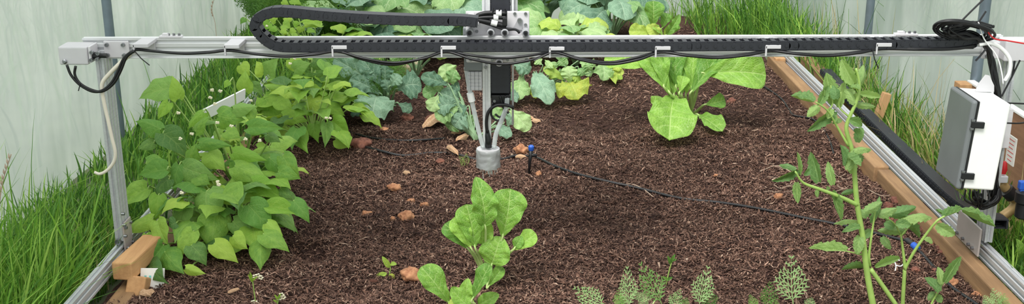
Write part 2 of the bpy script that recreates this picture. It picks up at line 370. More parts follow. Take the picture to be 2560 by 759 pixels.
# ------------------------------------------------------------------ gantry
BZ = .566; BT = .004     # beam centre height and slight tilt
g = thing('robot_gantry', (TLX, GY, TZ), 'silver gantry of two columns and a long cross beam over the bed', 'gantry')
BL, BR = P(210, 112, GY+.02), P(2502, 105, GY+.02)
z0 = lambda x: BZ-.003+BT*(x-.1)
obj('cross_beam', MB().prism(vslot(1, 3, .0172), (BL.x, GY+.02, z0(BL.x)+.0045), (BR.x, GY+.02, z0(BR.x)+.0045), (0, 1, 0), (0, 0, 1)), ALU, g)
# columns
CLX, CRX = TLX, TRX
for cx in (CLX, CRX):
    obj('column', MB().prism(vslot(1, 3), (cx, GY+.005, TZ+.01), (cx, GY+.005, BZ-.02), (1, 0, 0), (0, 1, 0)), ALUY, g)
# corner plates with bolts
for cx, s in ((CLX, 1), (CRX, -1)):
    pl = obj('corner_plate', MB().box((cx+s*.034, GY+.006, BZ-.004), (.062, .005, .042)), PLATE, g, bev=.002)
    b = MB()
    for dx in (.012, .052):
        for dz in (-.014, .012): bolt(b, (cx+s*dx, GY+.001, BZ-.004+dz), .005)
    obj('bolt', b, STEEL, g, pl, smooth=True, auto=40)
    pl = obj('wheel_plate', MB().box((cx+s*(.0135 if s > 0 else .034), GY+(.0 if s > 0 else .02), TZ+.02), (.005, .06 if s > 0 else .15, .075)), FOOT, g, bev=.002)
    for dy in ((-.02, .02) if s > 0 else (-.045, -.02, .02, .06)):
        for dz in ((-.01, .045) if s > 0 else (-.005,)):
            b = MB(); bolt(b, (cx+s*(.018 if s > 0 else .039), GY+(.0 if s > 0 else .02)+dy, TZ+dz), .0045, 'X'); obj('bolt', b, STEEL, g, pl, smooth=True, auto=40)
b = MB(); bolt(b, (CLX+.0, GY-.035, TZ+.012), .008); obj('foot_bolt', b, STEEL, g, smooth=True, auto=40)
for k in range(3): b = MB(); bolt(b, (CLX+.018, GY-.028, TZ+.025+.03*k), .004, 'X'); obj('side_bolt', b, STEEL, g, smooth=True, auto=40)
# left motor housing
A = P(182, 140, GY-.05); pm = PXM(GY-.05)
mh = obj('motor_housing', MB().box((A.x, GY-.02, A.z), (72*pm, .06, 46*pm)), GREYP, g, bev=.004, seg=3)
obj('housing_screw', MB().lathe([(.005, .0), (.006, -.004), (.003, -.006)], (A.x-.02, GY-.05, A.z-.013), 10, 'Y'), STEEL, g, mh)
b = MB().box((A.x+40*pm, GY-.02, A.z+.002), (.006, .05, .04)); ms_ = obj('motor_plate', b, PLATE, g, bev=.001)
b = MB().lathe([(.009, -.02), (.009, .012), (.006, .014), (.006, .03)], P(236, 139, GY-.03), 12, 'X'); obj('motor_pulley', b, DARKP, g, smooth=True, auto=40)
b = MB()
for u, v in ((229, 131), (245, 133), (228, 150), (243, 148)): bolt(b, P(u, v, GY-.045), .005)
obj('plate_bolt', b, STEEL, g, smooth=True, auto=40)
# right motor housing
A = P(2544, 128, GY-.03); obj('motor_housing', MB().box((A.x+.012, GY-.005, A.z), (.085, .05, .052)), GREYP, g, bev=.004, seg=3)
# belt clips on top of beam
for u, v in ((427, 84), (2265, 79)):
    A = P(u, v, GY+.02); zt = z0(A.x)+.03
    c = obj('belt_clip', MB().box((A.x, GY+.02, zt+.002), (.055, .02, .005)).box((A.x-.012, GY+.02, zt+.006), (.016, .014, .008)), PLATE, g, bev=.001)
    b = MB()
    for k in (-1, 0, 1): b.lathe([(.0035, 0), (.0035, .006), (.001, .007)], (A.x+.013*k+.008, GY+.018, zt+.004), 8)
    obj('clip_screw', b, STEEL, g, c)
# cable supports
CY = GY-.035          # centre plane of the cable carrier
SUP = [(350, 114), (578, 116), (847, 118), (1120, 119), (1391, 121), (1656, 120), (1932, 117), (2209, 112)]
for u, v in SUP:
    A = P(u, v, CY-.02); pm = PXM(CY-.02)
    b = MB().box((A.x+.001, CY+.015, A.z), (38*pm, .075, .009)).box((A.x-16*pm, CY-.0185, A.z-.010), (.0045, .008, .026)).box((A.x, GY+.0075, A.z-.012), (34*pm, .004, .03))
    obj('cable_support', b, GREYP, g, bev=.0012)
# ------------------------------------------------------------------ cable carrier
def link_mesh(L, hgt, wid, first=[0]):           # local X along the chain, Z across its thickness
    b = MB(); e = L*.56
    for s in (-1, 1):
        b.box((0, s*(wid/2-.0025), 0), (L*1.06, .004, hgt*.96))
        out = [(math.cos(a)*hgt*.42-L*.42, math.sin(a)*hgt*.42) for a in [PI/2+PI*i/8 for i in range(9)]]+[(L*.30, -hgt*.42), (L*.30, hgt*.42)]
        b.prism(out, (0, s*(wid/2), 0), (0, s*(wid/2+.0022), 0), (1, 0, 0), (0, 0, 1))
        b.lathe([(hgt*.17, wid/2+.001), (hgt*.17, wid/2+.0035)] if s > 0 else [(hgt*.17, -wid/2-.0035), (hgt*.17, -wid/2-.001)], (-L*.42, 0, 0), 10, 'Y')
    b.box((0, 0, hgt/2-.0012), (L*1.03, wid, .003)).box((0, 0, -hgt/2+.0012), (L*.5, wid, .003))
    me_o = obj('chain_link', b, CHAIN); me = me_o.data; bpy.data.objects.remove(me_o); return me
def resample(pts, step):
    o = [pts[0]]; left = step
    for a, c in zip(pts, pts[1:]):
        d = (c-a).length; t = left
        if d < 1e-9: continue
        while t <= d: o.append(a+(c-a)*(t/d)); t += step
        left = t-d
    return o
def carrier(pts, L, hgt, wid, label, side_dir, smooth=8):
    pts = resample(crom([V(p) for p in pts], smooth), L)
    t = thing('cable_carrier', pts[0], label, 'cable carrier'); me = link_mesh(L, hgt, wid)
    for a, c in zip(pts, pts[1:]):
        x = (c-a).normalized(); y = V(side_dir); y = (y-x*y.dot(x)).normalized(); z = x.cross(y)
        o = bpy.data.objects.new('chain_link', me); C.objects.link(o); o.parent = t
        o.matrix_basis = Matrix.Translation((a+c)/2-t.location) @ Matrix((x, y, z)).transposed().to_4x4()
    return t
cp = [(2428, 106), (2200, 108), (1900, 111), (1600, 113), (1300, 114), (1000, 114), (800, 115), (730, 115), (690, 111), (660, 92), (638, 62), (652, 40), (690, 28), (740, 30), (800, 36), (880, 42), (960, 46), (1040, 49), (1110, 49), (1160, 50), (1196, 54)]
carrier([P(u, v, CY) for u, v in cp], .0212, .0235, .036, 'black drag chain looping over the beam towards the middle carriage', (0, 1, 0), 10)
# cables hung under the supports
def cable(pts, r, name, label, mat=BLACK, cat='cable', group=None, k=8): return single(name, MB().tube([V(p) for p in pts], r, 8, smooth=k), mat, label, cat, group, smooth=True)
sag = []
t = thing('cable_run', P(600, 125, CY-.02), 'black cables looping along the beam from bracket to bracket', 'cable')
sags = [(9, 3), (14, 8), (34, 22), (16, 24), (26, 24), (14, 10), (14, 9), (8, 3)]
for q in range(2):
    pts = [P(332, 126+q*3, CY-.021-q*.004)]
    for i, (u, v) in enumerate(SUP):
        pts.append(P(u-4, v+9+q*1.5, CY-.010-q*.006))
        if i < len(SUP)-1:
            u2, v2 = SUP[i+1]; s = sags[i][q]; s = s+(7 if q else 0)
            for f in (.22, .5, .78): pts.append(P(u+(u2-u)*f, v+9+(v2-v)*f+s*(1 if f == .5 else .62)*(1 if f != .78 or q else .8), CY-.026-q*.004))
    for u, v in ((2300, 122), (2380, 121), (2440, 113)): pts.append(P(u, v+q*2, CY-.022))
    obj('cable', MB().tube(pts, .0032, 8, smooth=6), BLACK, t, smooth=True)
for u0, v0, u1, v1 in ((337, 128, 374, 163), (1376, 131, 1335, 152), (2181, 122, 2196, 171)):
    obj('cable_tie', MB().tube([P(u0, v0, CY-.025), P((u0+u1)/2-2, (v0+v1)/2+1, CY-.03), P(u1, v1, CY-.032)], .0014, 6), BLACK, t)
# loop of two cables and the ivory tube at left
t = thing('motor_cable', P(200, 200, GY-.05), 'pair of black cables hanging in a loop below the left motor housing', 'cable')
for q, pts in enumerate([[(167, 162), (178, 188), (200, 212), (230, 228), (256, 226), (280, 205), (296, 175), (310, 145), (330, 128)], [(189, 165), (187, 186), (200, 208), (228, 224), (256, 228), (284, 208), (302, 176), (316, 143), (336, 127)]]):
    obj('cable', MB().tube([P(u, v, GY-.07) for u, v in pts], .0034, 8, smooth=6), BLACK, t, smooth=True)
obj('cable_tie', MB().tube([P(201, 208, GY-.073), P(196, 227, GY-.075)], .0014, 6), BLACK, t)
b = MB(); pts = crom([P(u, v, GY-.062) for u, v in [(326, 135), (300, 158), (272, 186), (257, 205), (255, 225), (262, 265), (270, 300), (280, 345), (288, 380), (284, 405), (268, 425), (250, 434), (236, 430)]], 6)
single('ivory_tube', MB().tube(pts, lambda t: .0052-.0015*t, 8), pmat('ivory_tube', lin(236, 228, 212), .5, 0, .06, 25), 'ivory water tube hanging down the left column with a hooked free end', 'tube', smooth=True)
# ------------------------------------------------------------------ cross slide
XY = GY+.036
cs = thing('cross_slide', P(1245, 85, XY), 'pale grey wheeled carriage riding in the middle of the beam', 'carriage')
def pbox(b, u0, v0, u1, v1, y, th):
    a, c = P(u0, v0, y), P(u1, v1, y); b.box(((a.x+c.x)/2, y+th/2, (a.z+c.z)/2), (abs(c.x-a.x), th, abs(a.z-c.z))); return b
a, c = P(1164, 27, XY), P(1322, 156, XY)
obj('carriage_plate', pbox(MB(), 1164, 28, 1323, 157, XY, .006), PLATE, cs, bev=.003)
for u, v in ((1174, 80), (1227, 80), (1262, 80), (1314, 81), (1248, 154)):
    q = P(u, v, XY-.018)
    w = obj('wheel', MB().lathe([(.005, .016), (.0095, .013), (.0095, .004), (.0075, 0), (.0095, -.004), (.0095, -.013), (.007, -.014), (.0065, -.011), (.004, -.011)], (q.x, XY-.016, q.z), 20, 'Y'), GREYP if v > 100 else pmat('grey_wheel', lin(176, 178, 182), .4, .1, .05, 30), cs, smooth=True, auto=35)
    b = MB(); bolt(b, (q.x, XY-.03, q.z), .0052, h=.005); obj('axle_bolt', b, DARKP, cs, w, smooth=True, auto=40)
b = MB()
for u, v in ((1192, 78), (1287, 34), (1314, 34), (1314, 62), (1177, 149), (1196, 150), (1231, 150), (1269, 149), (1287, 149), (1317, 149)): bolt(b, P(u, v, XY-.001), .0042, h=.003)
obj('plate_bolt', b, STEEL, cs, smooth=True, auto=40)
b = MB(); tq = [P(u, v, XY-.004) for u, v in ((1300, 44), (1307, 50), (1305, 76), (1292, 74), (1283, 70), (1292, 52), (1295, 46))]
n = len(tq); b.add(tq+[q+V((0, .004, 0)) for q in tq], [tuple(range(n)), tuple(range(2*n-1, n-1, -1))]+[(i, (i+1) % n, n+(i+1) % n, n+i) for i in range(n)])
lv = obj('tension_lever', b, pmat('dull_lever', lin(176, 176, 180), .5, .1, .04, 20), cs, bev=.001)
b = MB(); bolt(b, P(1299, 51, XY-.008), .006); obj('lever_bolt', b, STEEL, cs, lv, smooth=True, auto=40)
obj('chain_anchor', pbox(MB(), 1164, 59, 1197, 63, XY-.05, .05), GREYP, cs, bev=.001)
obj('motor_shell', pbox(MB(), 1157, 70, 1180, 90, XY+.008, .05), LIDG, cs, bev=.003)
# grey gridded housing beneath
b = pbox(MB(), 1160, 143, 1206, 178, XY+.008, .05); hs = obj('drive_housing', b, LIDG, cs, bev=.003)
b = pbox(MB(), 1166, 179, 1205, 226, XY+.012, .04)
for k in range(5): pbox(b, 1168, 181+k*9, 1204, 188+k*9, XY+.0105, .003)
gh = obj('ribbed_cover', b, GREYP, cs, hs, bev=.0008)
b = MB()
for k in range(3): pbox(b, 1176+k*10, 179, 1177.4+k*10, 226, XY+.0098, .002)
obj('cover_groove', b, LIDG, cs, gh)
# hoses fanning out of the chain
hz = thing('hose_fan', P(1190, 48, XY-.02), 'black hoses with white joiners fanning out of the drag chain onto the carriage', 'hose')
for pts, r in ((((1185, 47), (1200, 36), (1225, 32), (1268, 33)), .0055), (((1185, 48), (1205, 44), (1235, 43), (1268, 44)), .0055), (((1186, 50), (1205, 52), (1235, 58), (1266, 65)), .0065), (((1188, 51), (1215, 58), (1250, 70), (1285, 73), (1295, 78), (1298, 83)), .003), (((1185, 49), (1210, 49), (1250, 62), (1262, 66)), .003), (((1183, 50), (1225, 62), (1262, 74), (1288, 74), (1300, 82)), .0028)):
    obj('hose', MB().tube([P(u, v, XY-.022) for u, v in pts], r, 10, smooth=6), BLACK, hz, smooth=True)
for (u0, v0, u1, v1) in ((1172, 42, 1186, 38), (1240, 33, 1254, 33), (1234, 43, 1246, 43), (1228, 55, 1243, 59)):
    obj('joiner', MB().tube([P(u0, v0, XY-.023), P(u1, v1, XY-.023)], .0078, 10), WHITE, hz, smooth=True, auto=40)
for (u0, v0, u1, v1) in ((1232, 32, 1234, 20), (1246, 32, 1250, 22), (1266, 28, 1262, 22)):
    obj('cable_tie', MB().tube([P(u0, v0, XY-.026), P(u1, v1, XY-.028)], .0018, 6), BLACK, hz)
obj('hose_block', pbox(MB(), 1256, 44, 1268, 66, XY-.03, .02), BLACK, hz, bev=.002)
# ------------------------------------------------------------------ z axis
ZY = GY+.06
za = thing('vertical_axis', P(1245, 340, ZY), 'vertical aluminium axis with black drag chain hanging through the carriage', 'machine axis')
pm = PXM(ZY); A, Bq = P(1216, 150, ZY), P(1217, 368, ZY)
obj('extrusion', MB().prism(vslot(1, 3), (A.x, ZY+.025, .86), (A.x, ZY+.025, Bq.z+.005), (1, 0, 0), (0, 1, 0)), ALU, za)
obj('extrusion', MB().prism(vslot(1, 1), (A.x+.0, ZY-.002, .86), (A.x, ZY-.002, .80), (1, 0, 0), (0, 1, 0)), ALU, za)
q = P(1282, 150, ZY); q2 = P(1282, 312, ZY)
obj('lead_screw', MB().tube([(q.x, ZY, .86), (q.x, ZY, q2.z)], .0028, 10), ALU, za, smooth=True)
q = P(1284, 10, ZY); obj('rear_profile', MB().prism(vslot(1, 1), (q.x, ZY+.03, .86), (q.x, ZY+.03, z0(0)+.06), (1, 0, 0), (0, 1, 0)), ALU, za)
# chain of the axis : links stacked
c0 = P(1251, 160, ZY-.005); lm = link_mesh(.0205, .022, .044)
zz = .86
while zz > P(1251, 240, ZY).z:
    o = bpy.data.objects.new('chain_link', lm); C.objects.link(o); o.parent = za
    x = V((0, 0, -1)); y = V((1, 0, 0)); o.matrix_basis = Matrix.Translation(V((c0.x, ZY+.008, zz))-za.location) @ Matrix((x, y, x.cross(y))).transposed().to_4x4(); zz -= .0205
obj('chain_trough', MB().box((c0.x, ZY+.024, .64), (.052, .004, .44)), DARKP, za)
obj('chain_bracket', pbox(MB(), 1228, 238, 1276, 266, ZY, .02), DARKP, za, bev=.002)
b = MB(); bolt(b, P(1236, 252, ZY-.002), .004); obj('bracket_screw', b, STEEL, za)
cl = obj('stop_clip', pbox(MB(), 1207, 160, 1221, 176, ZY-.004, .006), GREYP, za, bev=.002); b = MB(); bolt(b, P(1214, 168, ZY-.006), .004); obj('clip_bolt', b, STEEL, za, cl)
# tool head
TY = ZY+.005; q = P(1220.5, 372, TY); q2 = P(1220.5, 416, TY)
th = thing('watering_tool', (q.x, TY, q2.z), 'grey taped watering nozzle at the bottom of the vertical axis', 'watering nozzle')
R_ = 31*PXM(TY); hh = q.z-q2.z
b = MB(); nn = 48; mm = 14; vs = []
for j in range(mm+1):
    for k in range(nn):
        a = 2*PI*k/nn; rr = R_*(1+.05*noise.noise(V((math.cos(a)*2.2, math.sin(a)*2.2, j*.33)))+.03*abs(noise.noise(V((math.cos(a)*6, math.sin(a)*6, j*.5)))))
        rr *= .985+.015*j/mm if j < mm else .96
        vs.append(V((q.x+rr*math.cos(a), TY+rr*math.sin(a), q2.z+hh*j/mm+(.004*noise.noise(V((a*2, 0, 1))) if j == 0 else 0))))
fs = [(j*nn+k, j*nn+(k+1) % nn, (j+1)*nn+(k+1) % nn, (j+1)*nn+k) for j in range(mm) for k in range(nn)]+[tuple(range(nn-1, -1, -1)), tuple(range(mm*nn, (mm+1)*nn))]
b.add(vs, fs); obj('nozzle_body', b, TAPE, th, smooth=True, auto=50)
obj('top_disc', MB().lathe([(R_*.95, 0), (R_*.95, .003), (R_*.3, .004)], (q.x, TY, q.z-.001), 28), GREYP, th, smooth=True, auto=40)
obj('plug', MB().tube([P(1221, 368, TY-.012), P(1221, 350, TY-.012), P(1219, 338, TY-.012), P(1218, 325, TY-.012)], lambda t: .0085 if t < .5 else .0085-.004*(t-.5)*2, 12), BLACK, th, smooth=True)
tb = obj('water_tube', MB().tube([P(u, v, TY-.014) for u, v in ((1165, 168), (1170, 200), (1177, 240), (1188, 290), (1199, 335), (1208, 368))], .0058, 12, smooth=6), CLEAR, th, smooth=True)
obj('joiner', MB().tube([P(1175, 232, TY-.014), P(1180, 253, TY-.014)], .009, 12), WHITE, th, tb, smooth=True, auto=40)
tb = obj('water_tube', MB().tube([P(u, v, TY-.012) for u, v in ((1268, 245), (1265, 270), (1252, 305), (1240, 335), (1235, 368))], .0062, 12, smooth=6), CLEAR, th, smooth=True)
obj('sensor_cable', MB().tube([P(u, v, TY-.02) for u, v in ((1284, 268), (1262, 262), (1238, 264), (1221, 280), (1216, 305), (1218, 330))], .0042, 10, smooth=6), BLACK, th, smooth=True)
for pts in (((1232, 255), (1228, 285), (1240, 300), (1258, 297), (1262, 280), (1272, 282)), ((1250, 240), (1256, 262), (1262, 280), (1250, 292), (1238, 285)), ((1262, 240), (1268, 258), (1284, 272))):
    obj('sensor_wire', MB().tube([P(u, v, TY-.012) for u, v in pts], .0028, 8, smooth=6), BLACK, th, smooth=True)
b = MB(); rnd = random.Random(5)
for k in range(22):
    a = rnd.uniform(0, 2*PI); rr = R_*rnd.uniform(.1, .8); x, y = q.x+rr*math.cos(a), TY+rr*math.sin(a); z = q2.z-rnd.uniform(.002, .02)
    b.tube([(x, y, q2.z+.002), (x+.001, y, z-.012*rnd.random())], .0009, 6)
obj('water_drip', b, CLEAR, th)
# ------------------------------------------------------------------ control box
def ray_y(u, v, y): return P(u, v, y)
yf, yb = 2.545, 2.685
a0 = P(2437, 257, yf); a1 = P(2496, 476, yf); x0, x1 = a0.x, a1.x; zt, zb = a0.z, P(2420, 474, yf).z
lean = Matrix.Rotation(.065, 3, 'Y')           # the box leans with its top to the right
cen = V(((x0+x1)/2-.006, (yf+yb)/2, (zt+zb)/2)); SX, SY, SZ = x1-x0+.005, yb-yf, zt-zb
bx = thing('control_box', (cen.x, cen.y, zb), 'white electronics box with grey lid and black latches on the right column', 'electronics box')
def lb(b, c, size): return b.box(cen+lean @ V(c), size, lean)
obj('body', lb(MB(), (.006, 0, 0), (SX-.012, SY, SZ)), WHITE, bx, bev=.005, seg=3)
obj('gasket', lb(MB(), (-SX/2+.011, 0, 0), (.005, SY+.003, SZ+.003)), DARKP, bx, bev=.001)
obj('lid', lb(MB(), (-SX/2+.003, 0, 0), (.014, SY+.004, SZ+.004)), LIDG, bx, bev=.006, seg=3)
for dz in (.053, -.072):
    lt = obj('latch', lb(MB(), (-SX/2+.016, -SY/2-.005, dz), (.03, .008, .015)), DARKP, bx, bev=.0015)
    obj('latch_hinge', lb(lb(MB(), (-SX/2+.004, -SY/2-.004, dz+.010), (.008, .008, .006)), (-SX/2+.004, -SY/2-.004, dz-.010), (.008, .008, .006)), STEEL, bx, lt, bev=.001)
b = MB(); pts = [(-.024, 0), (.022, 0), (.020, .016), (.006, .040), (-.004, .042), (-.018, .020)]
b.prism(pts, cen+V((.028, .03, SZ/2)), cen+V((.028, .034, SZ/2)), (1, 0, 0), (0, 0, 1)); obj('mounting_tab', b, GREYP, bx, bev=.001)
obj('mounting_strut', MB().box((TRX-.01, GY-.028, cen.z), (.05, .012, .10)), PLATE, bx, bev=.001)
# ------------------------------------------------------------------ wiring on the right column
wy = GY-.05
wb = thing('cable_bundle', P(2490, 480, wy), 'thick bundle of black cables coiled on the beam end and falling past the control box', 'cable bundle')
rnd = random.Random(3)
for k in range(15):
    j = lambda s=5: rnd.uniform(-s, s); dy = rnd.uniform(-.02, .02)
    base = [(2468, 118), (2478, 150), (2486, 190), (2493, 235), (2500, 280), (2500, 330), (2492, 390), (2487, 440), (2478, 490)]
    pts = [P(u+j(7), v, wy-.0+dy*.6) for u, v in base]
    top = [(2340+j(8)+rnd.random()*60, 62+j(10)), (2375+j(9), 84+j(8)), (2420+j(6), 82+j(8)), (2450, 96+j(6))]
    if k % 2: top = [(2480+j(6), 72+j(8)), (2440+j(8), 58+j(5)), (2400+j(12), 66+j(8)), (2365+j(16), 80+j(8)), (2410+j(6), 92+j(6)), (2448, 98+j(5))]
    pts = [P(u, v, wy-.01+dy) for u, v in top]+pts
    obj('cable', MB().tube(pts, rnd.choice([.0026, .0032, .0038]), 8, smooth=6), BLACK, wb, smooth=True)
for k in range(6):
    cu, cv, ru, rv = 2405+rnd.uniform(-12, 20), 80+rnd.uniform(-6, 8), rnd.uniform(55, 75), rnd.uniform(16, 26); dy = rnd.uniform(-.03, .02)
    pts = [P(cu+ru*math.cos(a), cv+rv*math.sin(a)+.12*ru*math.cos(a), wy-.01+dy+.03*math.sin(a)) for a in [2*PI*i/12+.2*k for i in range(13)]]
    obj('cable', MB().tube(pts, .0034, 8, smooth=6), BLACK, wb, smooth=True)
for k in range(8):
    r1 = rnd.uniform(16, 34); cu, cv = 2462+rnd.uniform(-8, 8), 488+rnd.uniform(-6, 8)
    pts = [P(2486+rnd.uniform(-4, 6), 440, wy)]+[P(cu+r1*1.0*math.cos(a), cv+r1*.9*math.sin(a), wy+rnd.uniform(-.01, .01)) for a in [-.2+PI*1.15*i/7 for i in range(8)]]
    obj('cable', MB().tube(pts, .0034, 8, smooth=6), BLACK, wb, smooth=True)
for k in range(6):
    u0 = 2414+k*11; d = rnd.uniform(-5, 5)
    pts = [P(u0, 474, wy-.02), P(u0+2+d, 496+rnd.uniform(-4, 6), wy-.035), P(2455+d, 516+rnd.uniform(-6, 10), wy-.03), P(2490+d, 505+rnd.uniform(-8, 6), wy-.02), P(2497, 470, wy-.01)]
    obj('cable', MB().tube(pts, .0024, 8, smooth=6), BLACK, wb, smooth=True)
for pts in (((2401, 55), (2430, 26), (2459, -2)), ((2447, 55), (2457, 40), (2465, 28)), ((2439, 152), (2452, 138), (2465, 122)), ((2504, 241), (2528, 195), (2550, 150)), ((2530, 192), (2534, 170), (2537, 152)), ((2451, 249), (2500, 256), (2562, 259)), ((2495, 306), (2540, 308), (2562, 306))):
    obj('cable_tie', MB().tube([P(u, v, wy-.03) for u, v in pts], .0022, 6, smooth=4), BLACK, wb)
cable([P(u, v, wy-.02) for u, v in ((2448, 112), (2476, 108), (2505, 122), (2525, 150), (2524, 180), (2512, 202))], .0048, 'white_hose', 'short white hose curving off the right end of the beam', WHITE, 'tube')
cable([P(u, v, wy-.035) for u, v in ((2470, 80), (2478, 90), (2490, 98), (2520, 102), (2562, 109))], .0018, 'red_wire', 'thin red wire leaving the beam end towards the right motor', RED, 'wire')
cable([P(u, v, wy-.03) for u, v in ((2446, 55), (2452, 75), (2462, 100), (2492, 140), (2504, 180), (2508, 210))], .0016, 'white_wire', 'thin white wire falling beside the black cable bundle', WHITE, 'wire')
# drag chain lying outside the right rail
pts = [(1.262, 4.55, .075), (1.262, 4.2, .06), (1.262, 3.8, .05), (1.262, 3.4, .045), (1.262, 3.1, .045), (1.258, 2.95, .06), (1.25, 2.85, .085), (1.24, 2.78, .105), (1.235, 2.72, .11)]
carrier(pts, .0215, .026, .04, 'black drag chain lying in the grass along the outer side of the right rail', (1, 0, 0), 10)
# right hand plywood and fittings
q = P(2420, 207, 3.44); single('plywood_panel', MB().box((q.x+.012, 2.85, q.z/2-.02), (.018, 1.2, q.z+.04)), PLY, 'brown plywood sheet standing on edge along the right wall behind the control box', 'panel', bev=.001)
single('panel_capping', MB().box((q.x+.012, 2.85, q.z+.0035), (.022, 1.2, .007)), WHITE, 'thin white capping strip along the top edge of the plywood sheet', 'strip', bev=.001)
q = P(2410, 214, 3.36); single('timber_offcut', MB().box((q.x-.003, 3.36, q.z-.12), (.036, .05, .26)), WOODZ, 'pale timber upright at the far end of the plywood sheet', 'upright', bev=.002)
q = P(2528, 375, 2.86)
b = MB().box((q.x, 2.86, q.z), (.003, .05, .075)); lab = thing('paper_label', q, 'white printed paper tag hanging beside the plywood sheet, under the cables', 'paper tag'); obj('paper', b, CREAM, lab)
b = MB()
for k in range(6): b.box((q.x-.0018, 2.86, q.z+.028-.011*k), (.001, .036-.006*(k % 3), .0014))
obj('print', b, RED, lab)
pf = thing('pipe_fitting', P(2520, 510, 2.80), 'tan plastic pipe elbow with black collar behind the control box', 'pipe')
obj('pipe', MB().tube([P(u, v, 2.80) for u, v in ((2500, 456), (2518, 474), (2534, 492), (2540, 506), (2528, 524), (2506, 540))], .0125, 14, smooth=6), TAN, pf, smooth=True)
obj('collar', MB().tube([P(2516, 474, 2.795), P(2532, 490, 2.795)], .0185, 14), DARKP, pf, smooth=True, auto=40)
obj('red_tap', MB().lathe([(.006, 0), (.009, .012), (.006, .03), (.003, .034)], P(2508, 434, 2.79), 12), RED, pf, smooth=True, auto=40)
obj('valve_block', MB().box(P(2504, 446, 2.79), (.026, .02, .018)), GREYP, pf, bev=.002)
vf = thing('water_valve', P(2560, 520, 2.72), 'black water valve with a blue handle at the right edge', 'valve')
obj('valve_body', MB().lathe([(.012, -.04), (.019, -.035), (.019, .0), (.024, .005), (.024, .03), (.016, .036)], P(2560, 508, 2.72), 18), DARKP, vf, smooth=True, auto=40)
obj('handle', MB().box(P(2562, 462, 2.72), (.03, .018, .022)).box(P(2556, 478, 2.72), (.018, .016, .03)), BLUE, vf, bev=.003)
# ------------------------------------------------------------------ leaves
def leaf_mesh(name, prof, nl=14, nw=8, fold=.12, arch=.12, ruf=0, rf=5, lobe=0, curl=0, pil=.02, nv=6, slope=.8, seed=0, serr=0, sn=7, tipdrop=0, thick=0):
    rnd = random.Random(seed); vs = []; uv = []
    ph = [rnd.uniform(0, 6.28) for _ in range(4)]; wmax = max(prof(i/60) for i in range(61))
    tw = rnd.uniform(-.15, .15); sway = rnd.uniform(-.06, .06)
    for i in range(nl+1):
        t = i/nl; w = .5*prof(t)/wmax
        if serr: w *= 1+serr*((t*sn) % 1-.5)*-2*(1 if .05 < t < .95 else 0)
        for j in range(-nw, nw+1):
            s = j/nw; a = abs(s)
            x = w*s; y = t-lobe*a*a*(1-t)**3-.0
            z = arch*4*t*(1-t)-tipdrop*t*t+fold*a*w*2+tw*x*(t-.3)-curl*a*a*w*w*4
            z += ruf*a**2*math.sin(rf*2*PI*t+ph[0 if s > 0 else 1]+.8*s)*(w*2)+ruf*.35*a**3*math.sin(rf*3.1*PI*t+ph[2]*s)
            v_ = ((t-a*slope*.45)*nv) % 1
            z += pil*math.sin(PI*v_)*(1-a)**.3*min(1, 6*a)*(1-t)**.3*min(1, w*4)
            x += sway*math.sin(PI*t)+ruf*.25*s*math.sin(rf*2*PI*t+ph[3])*w
            vs.append((x, y, z)); uv.append((s/2+.5, t))
    n = 2*nw+1; fs = [(i*n+j, i*n+j+1, (i+1)*n+j+1, (i+1)*n+j) for i in range(nl) for j in range(2*nw)]
    me = bpy.data.meshes.new(name); me.from_pydata(vs, [], fs); l = me.uv_layers.new(name='UVMap')
    for p in me.polygons:
        for li, vi in zip(p.loop_indices, p.vertices): l.data[li].uv = uv[vi]
    me.polygons.foreach_set('use_smooth', [True]*len(me.polygons)); return me
pb = lambda t: (max(t, .0)+.02)**.48*(1-t)**1.3*(1 if t < .995 else 0)
BEANS = [leaf_mesh('bean_leaf', pb, 14, 7, rf_, a_,   .05, 2, .12, .14, .018, 4.5, .9, k, tipdrop=.0) for k, (rf_, a_) in enumerate([(.02, .16), (.16, .12), (-.08, .2), (.3, .1), (.05, .22), (-.15, .14)])]
pc = lambda t: math.sin(PI*min(1, t**.85*.985+.0))**.62 if 0 < t < 1 else .02
pc2 = lambda t: (.06+t**.9)*math.sqrt(max(0, 1-t**4.5))
CHARDS = [leaf_mesh('chard_leaf', p_, 30, 10, .22, a_, .08, f_*.6, .02, .05, .014, 5.5, .6, 20+k) for k, (p_, a_, f_) in enumerate([(pc, .12, 3), (pc2, .1, 4), (pc, -.05, 3.5), (pc2, .16, 3), (pc, .22, 5)])]
pk = lambda t: (.16+.84*min(1, t*1.9)**1.5)*math.sqrt(max(0, 1-t**3.6))*(1+.06*math.sin(t*19+1))
KALES = [leaf_mesh('brassica_leaf', pk, 34, 10, .14, a_, .12, 2.6+k*.5, .04, .14, .018, 5, .8, 60+k) for k, a_ in enumerate([.1, .2, .05, .25])]
KALER = [leaf_mesh('brassica_leaf', pk, 30, 10, .16, a_, .055, 1.8+k*.4, .06, .25, .02, 5, .8, 160+k) for k, a_ in enumerate([.15, .25, .3])]
pt = lambda t: (t+.03)**.6*(1-t)**.85 if t < 1 else 0
TOMS = [leaf_mesh('tomato_leaflet', pt, 42, 6, f_, a_, .05, 2, .05, .05, .015, 5, .9, 80+k, serr=.13, sn=6) for k, (f_, a_) in enumerate([(.3, .12), (.6, .05), (-.2, .25), (.45, -.08)])]
SMALL = [leaf_mesh('small_leaf', pc, 10, 5, .2, .1, .05, 3, 0, 0, .02, 5, .6, 95+k) for k in range(2)]
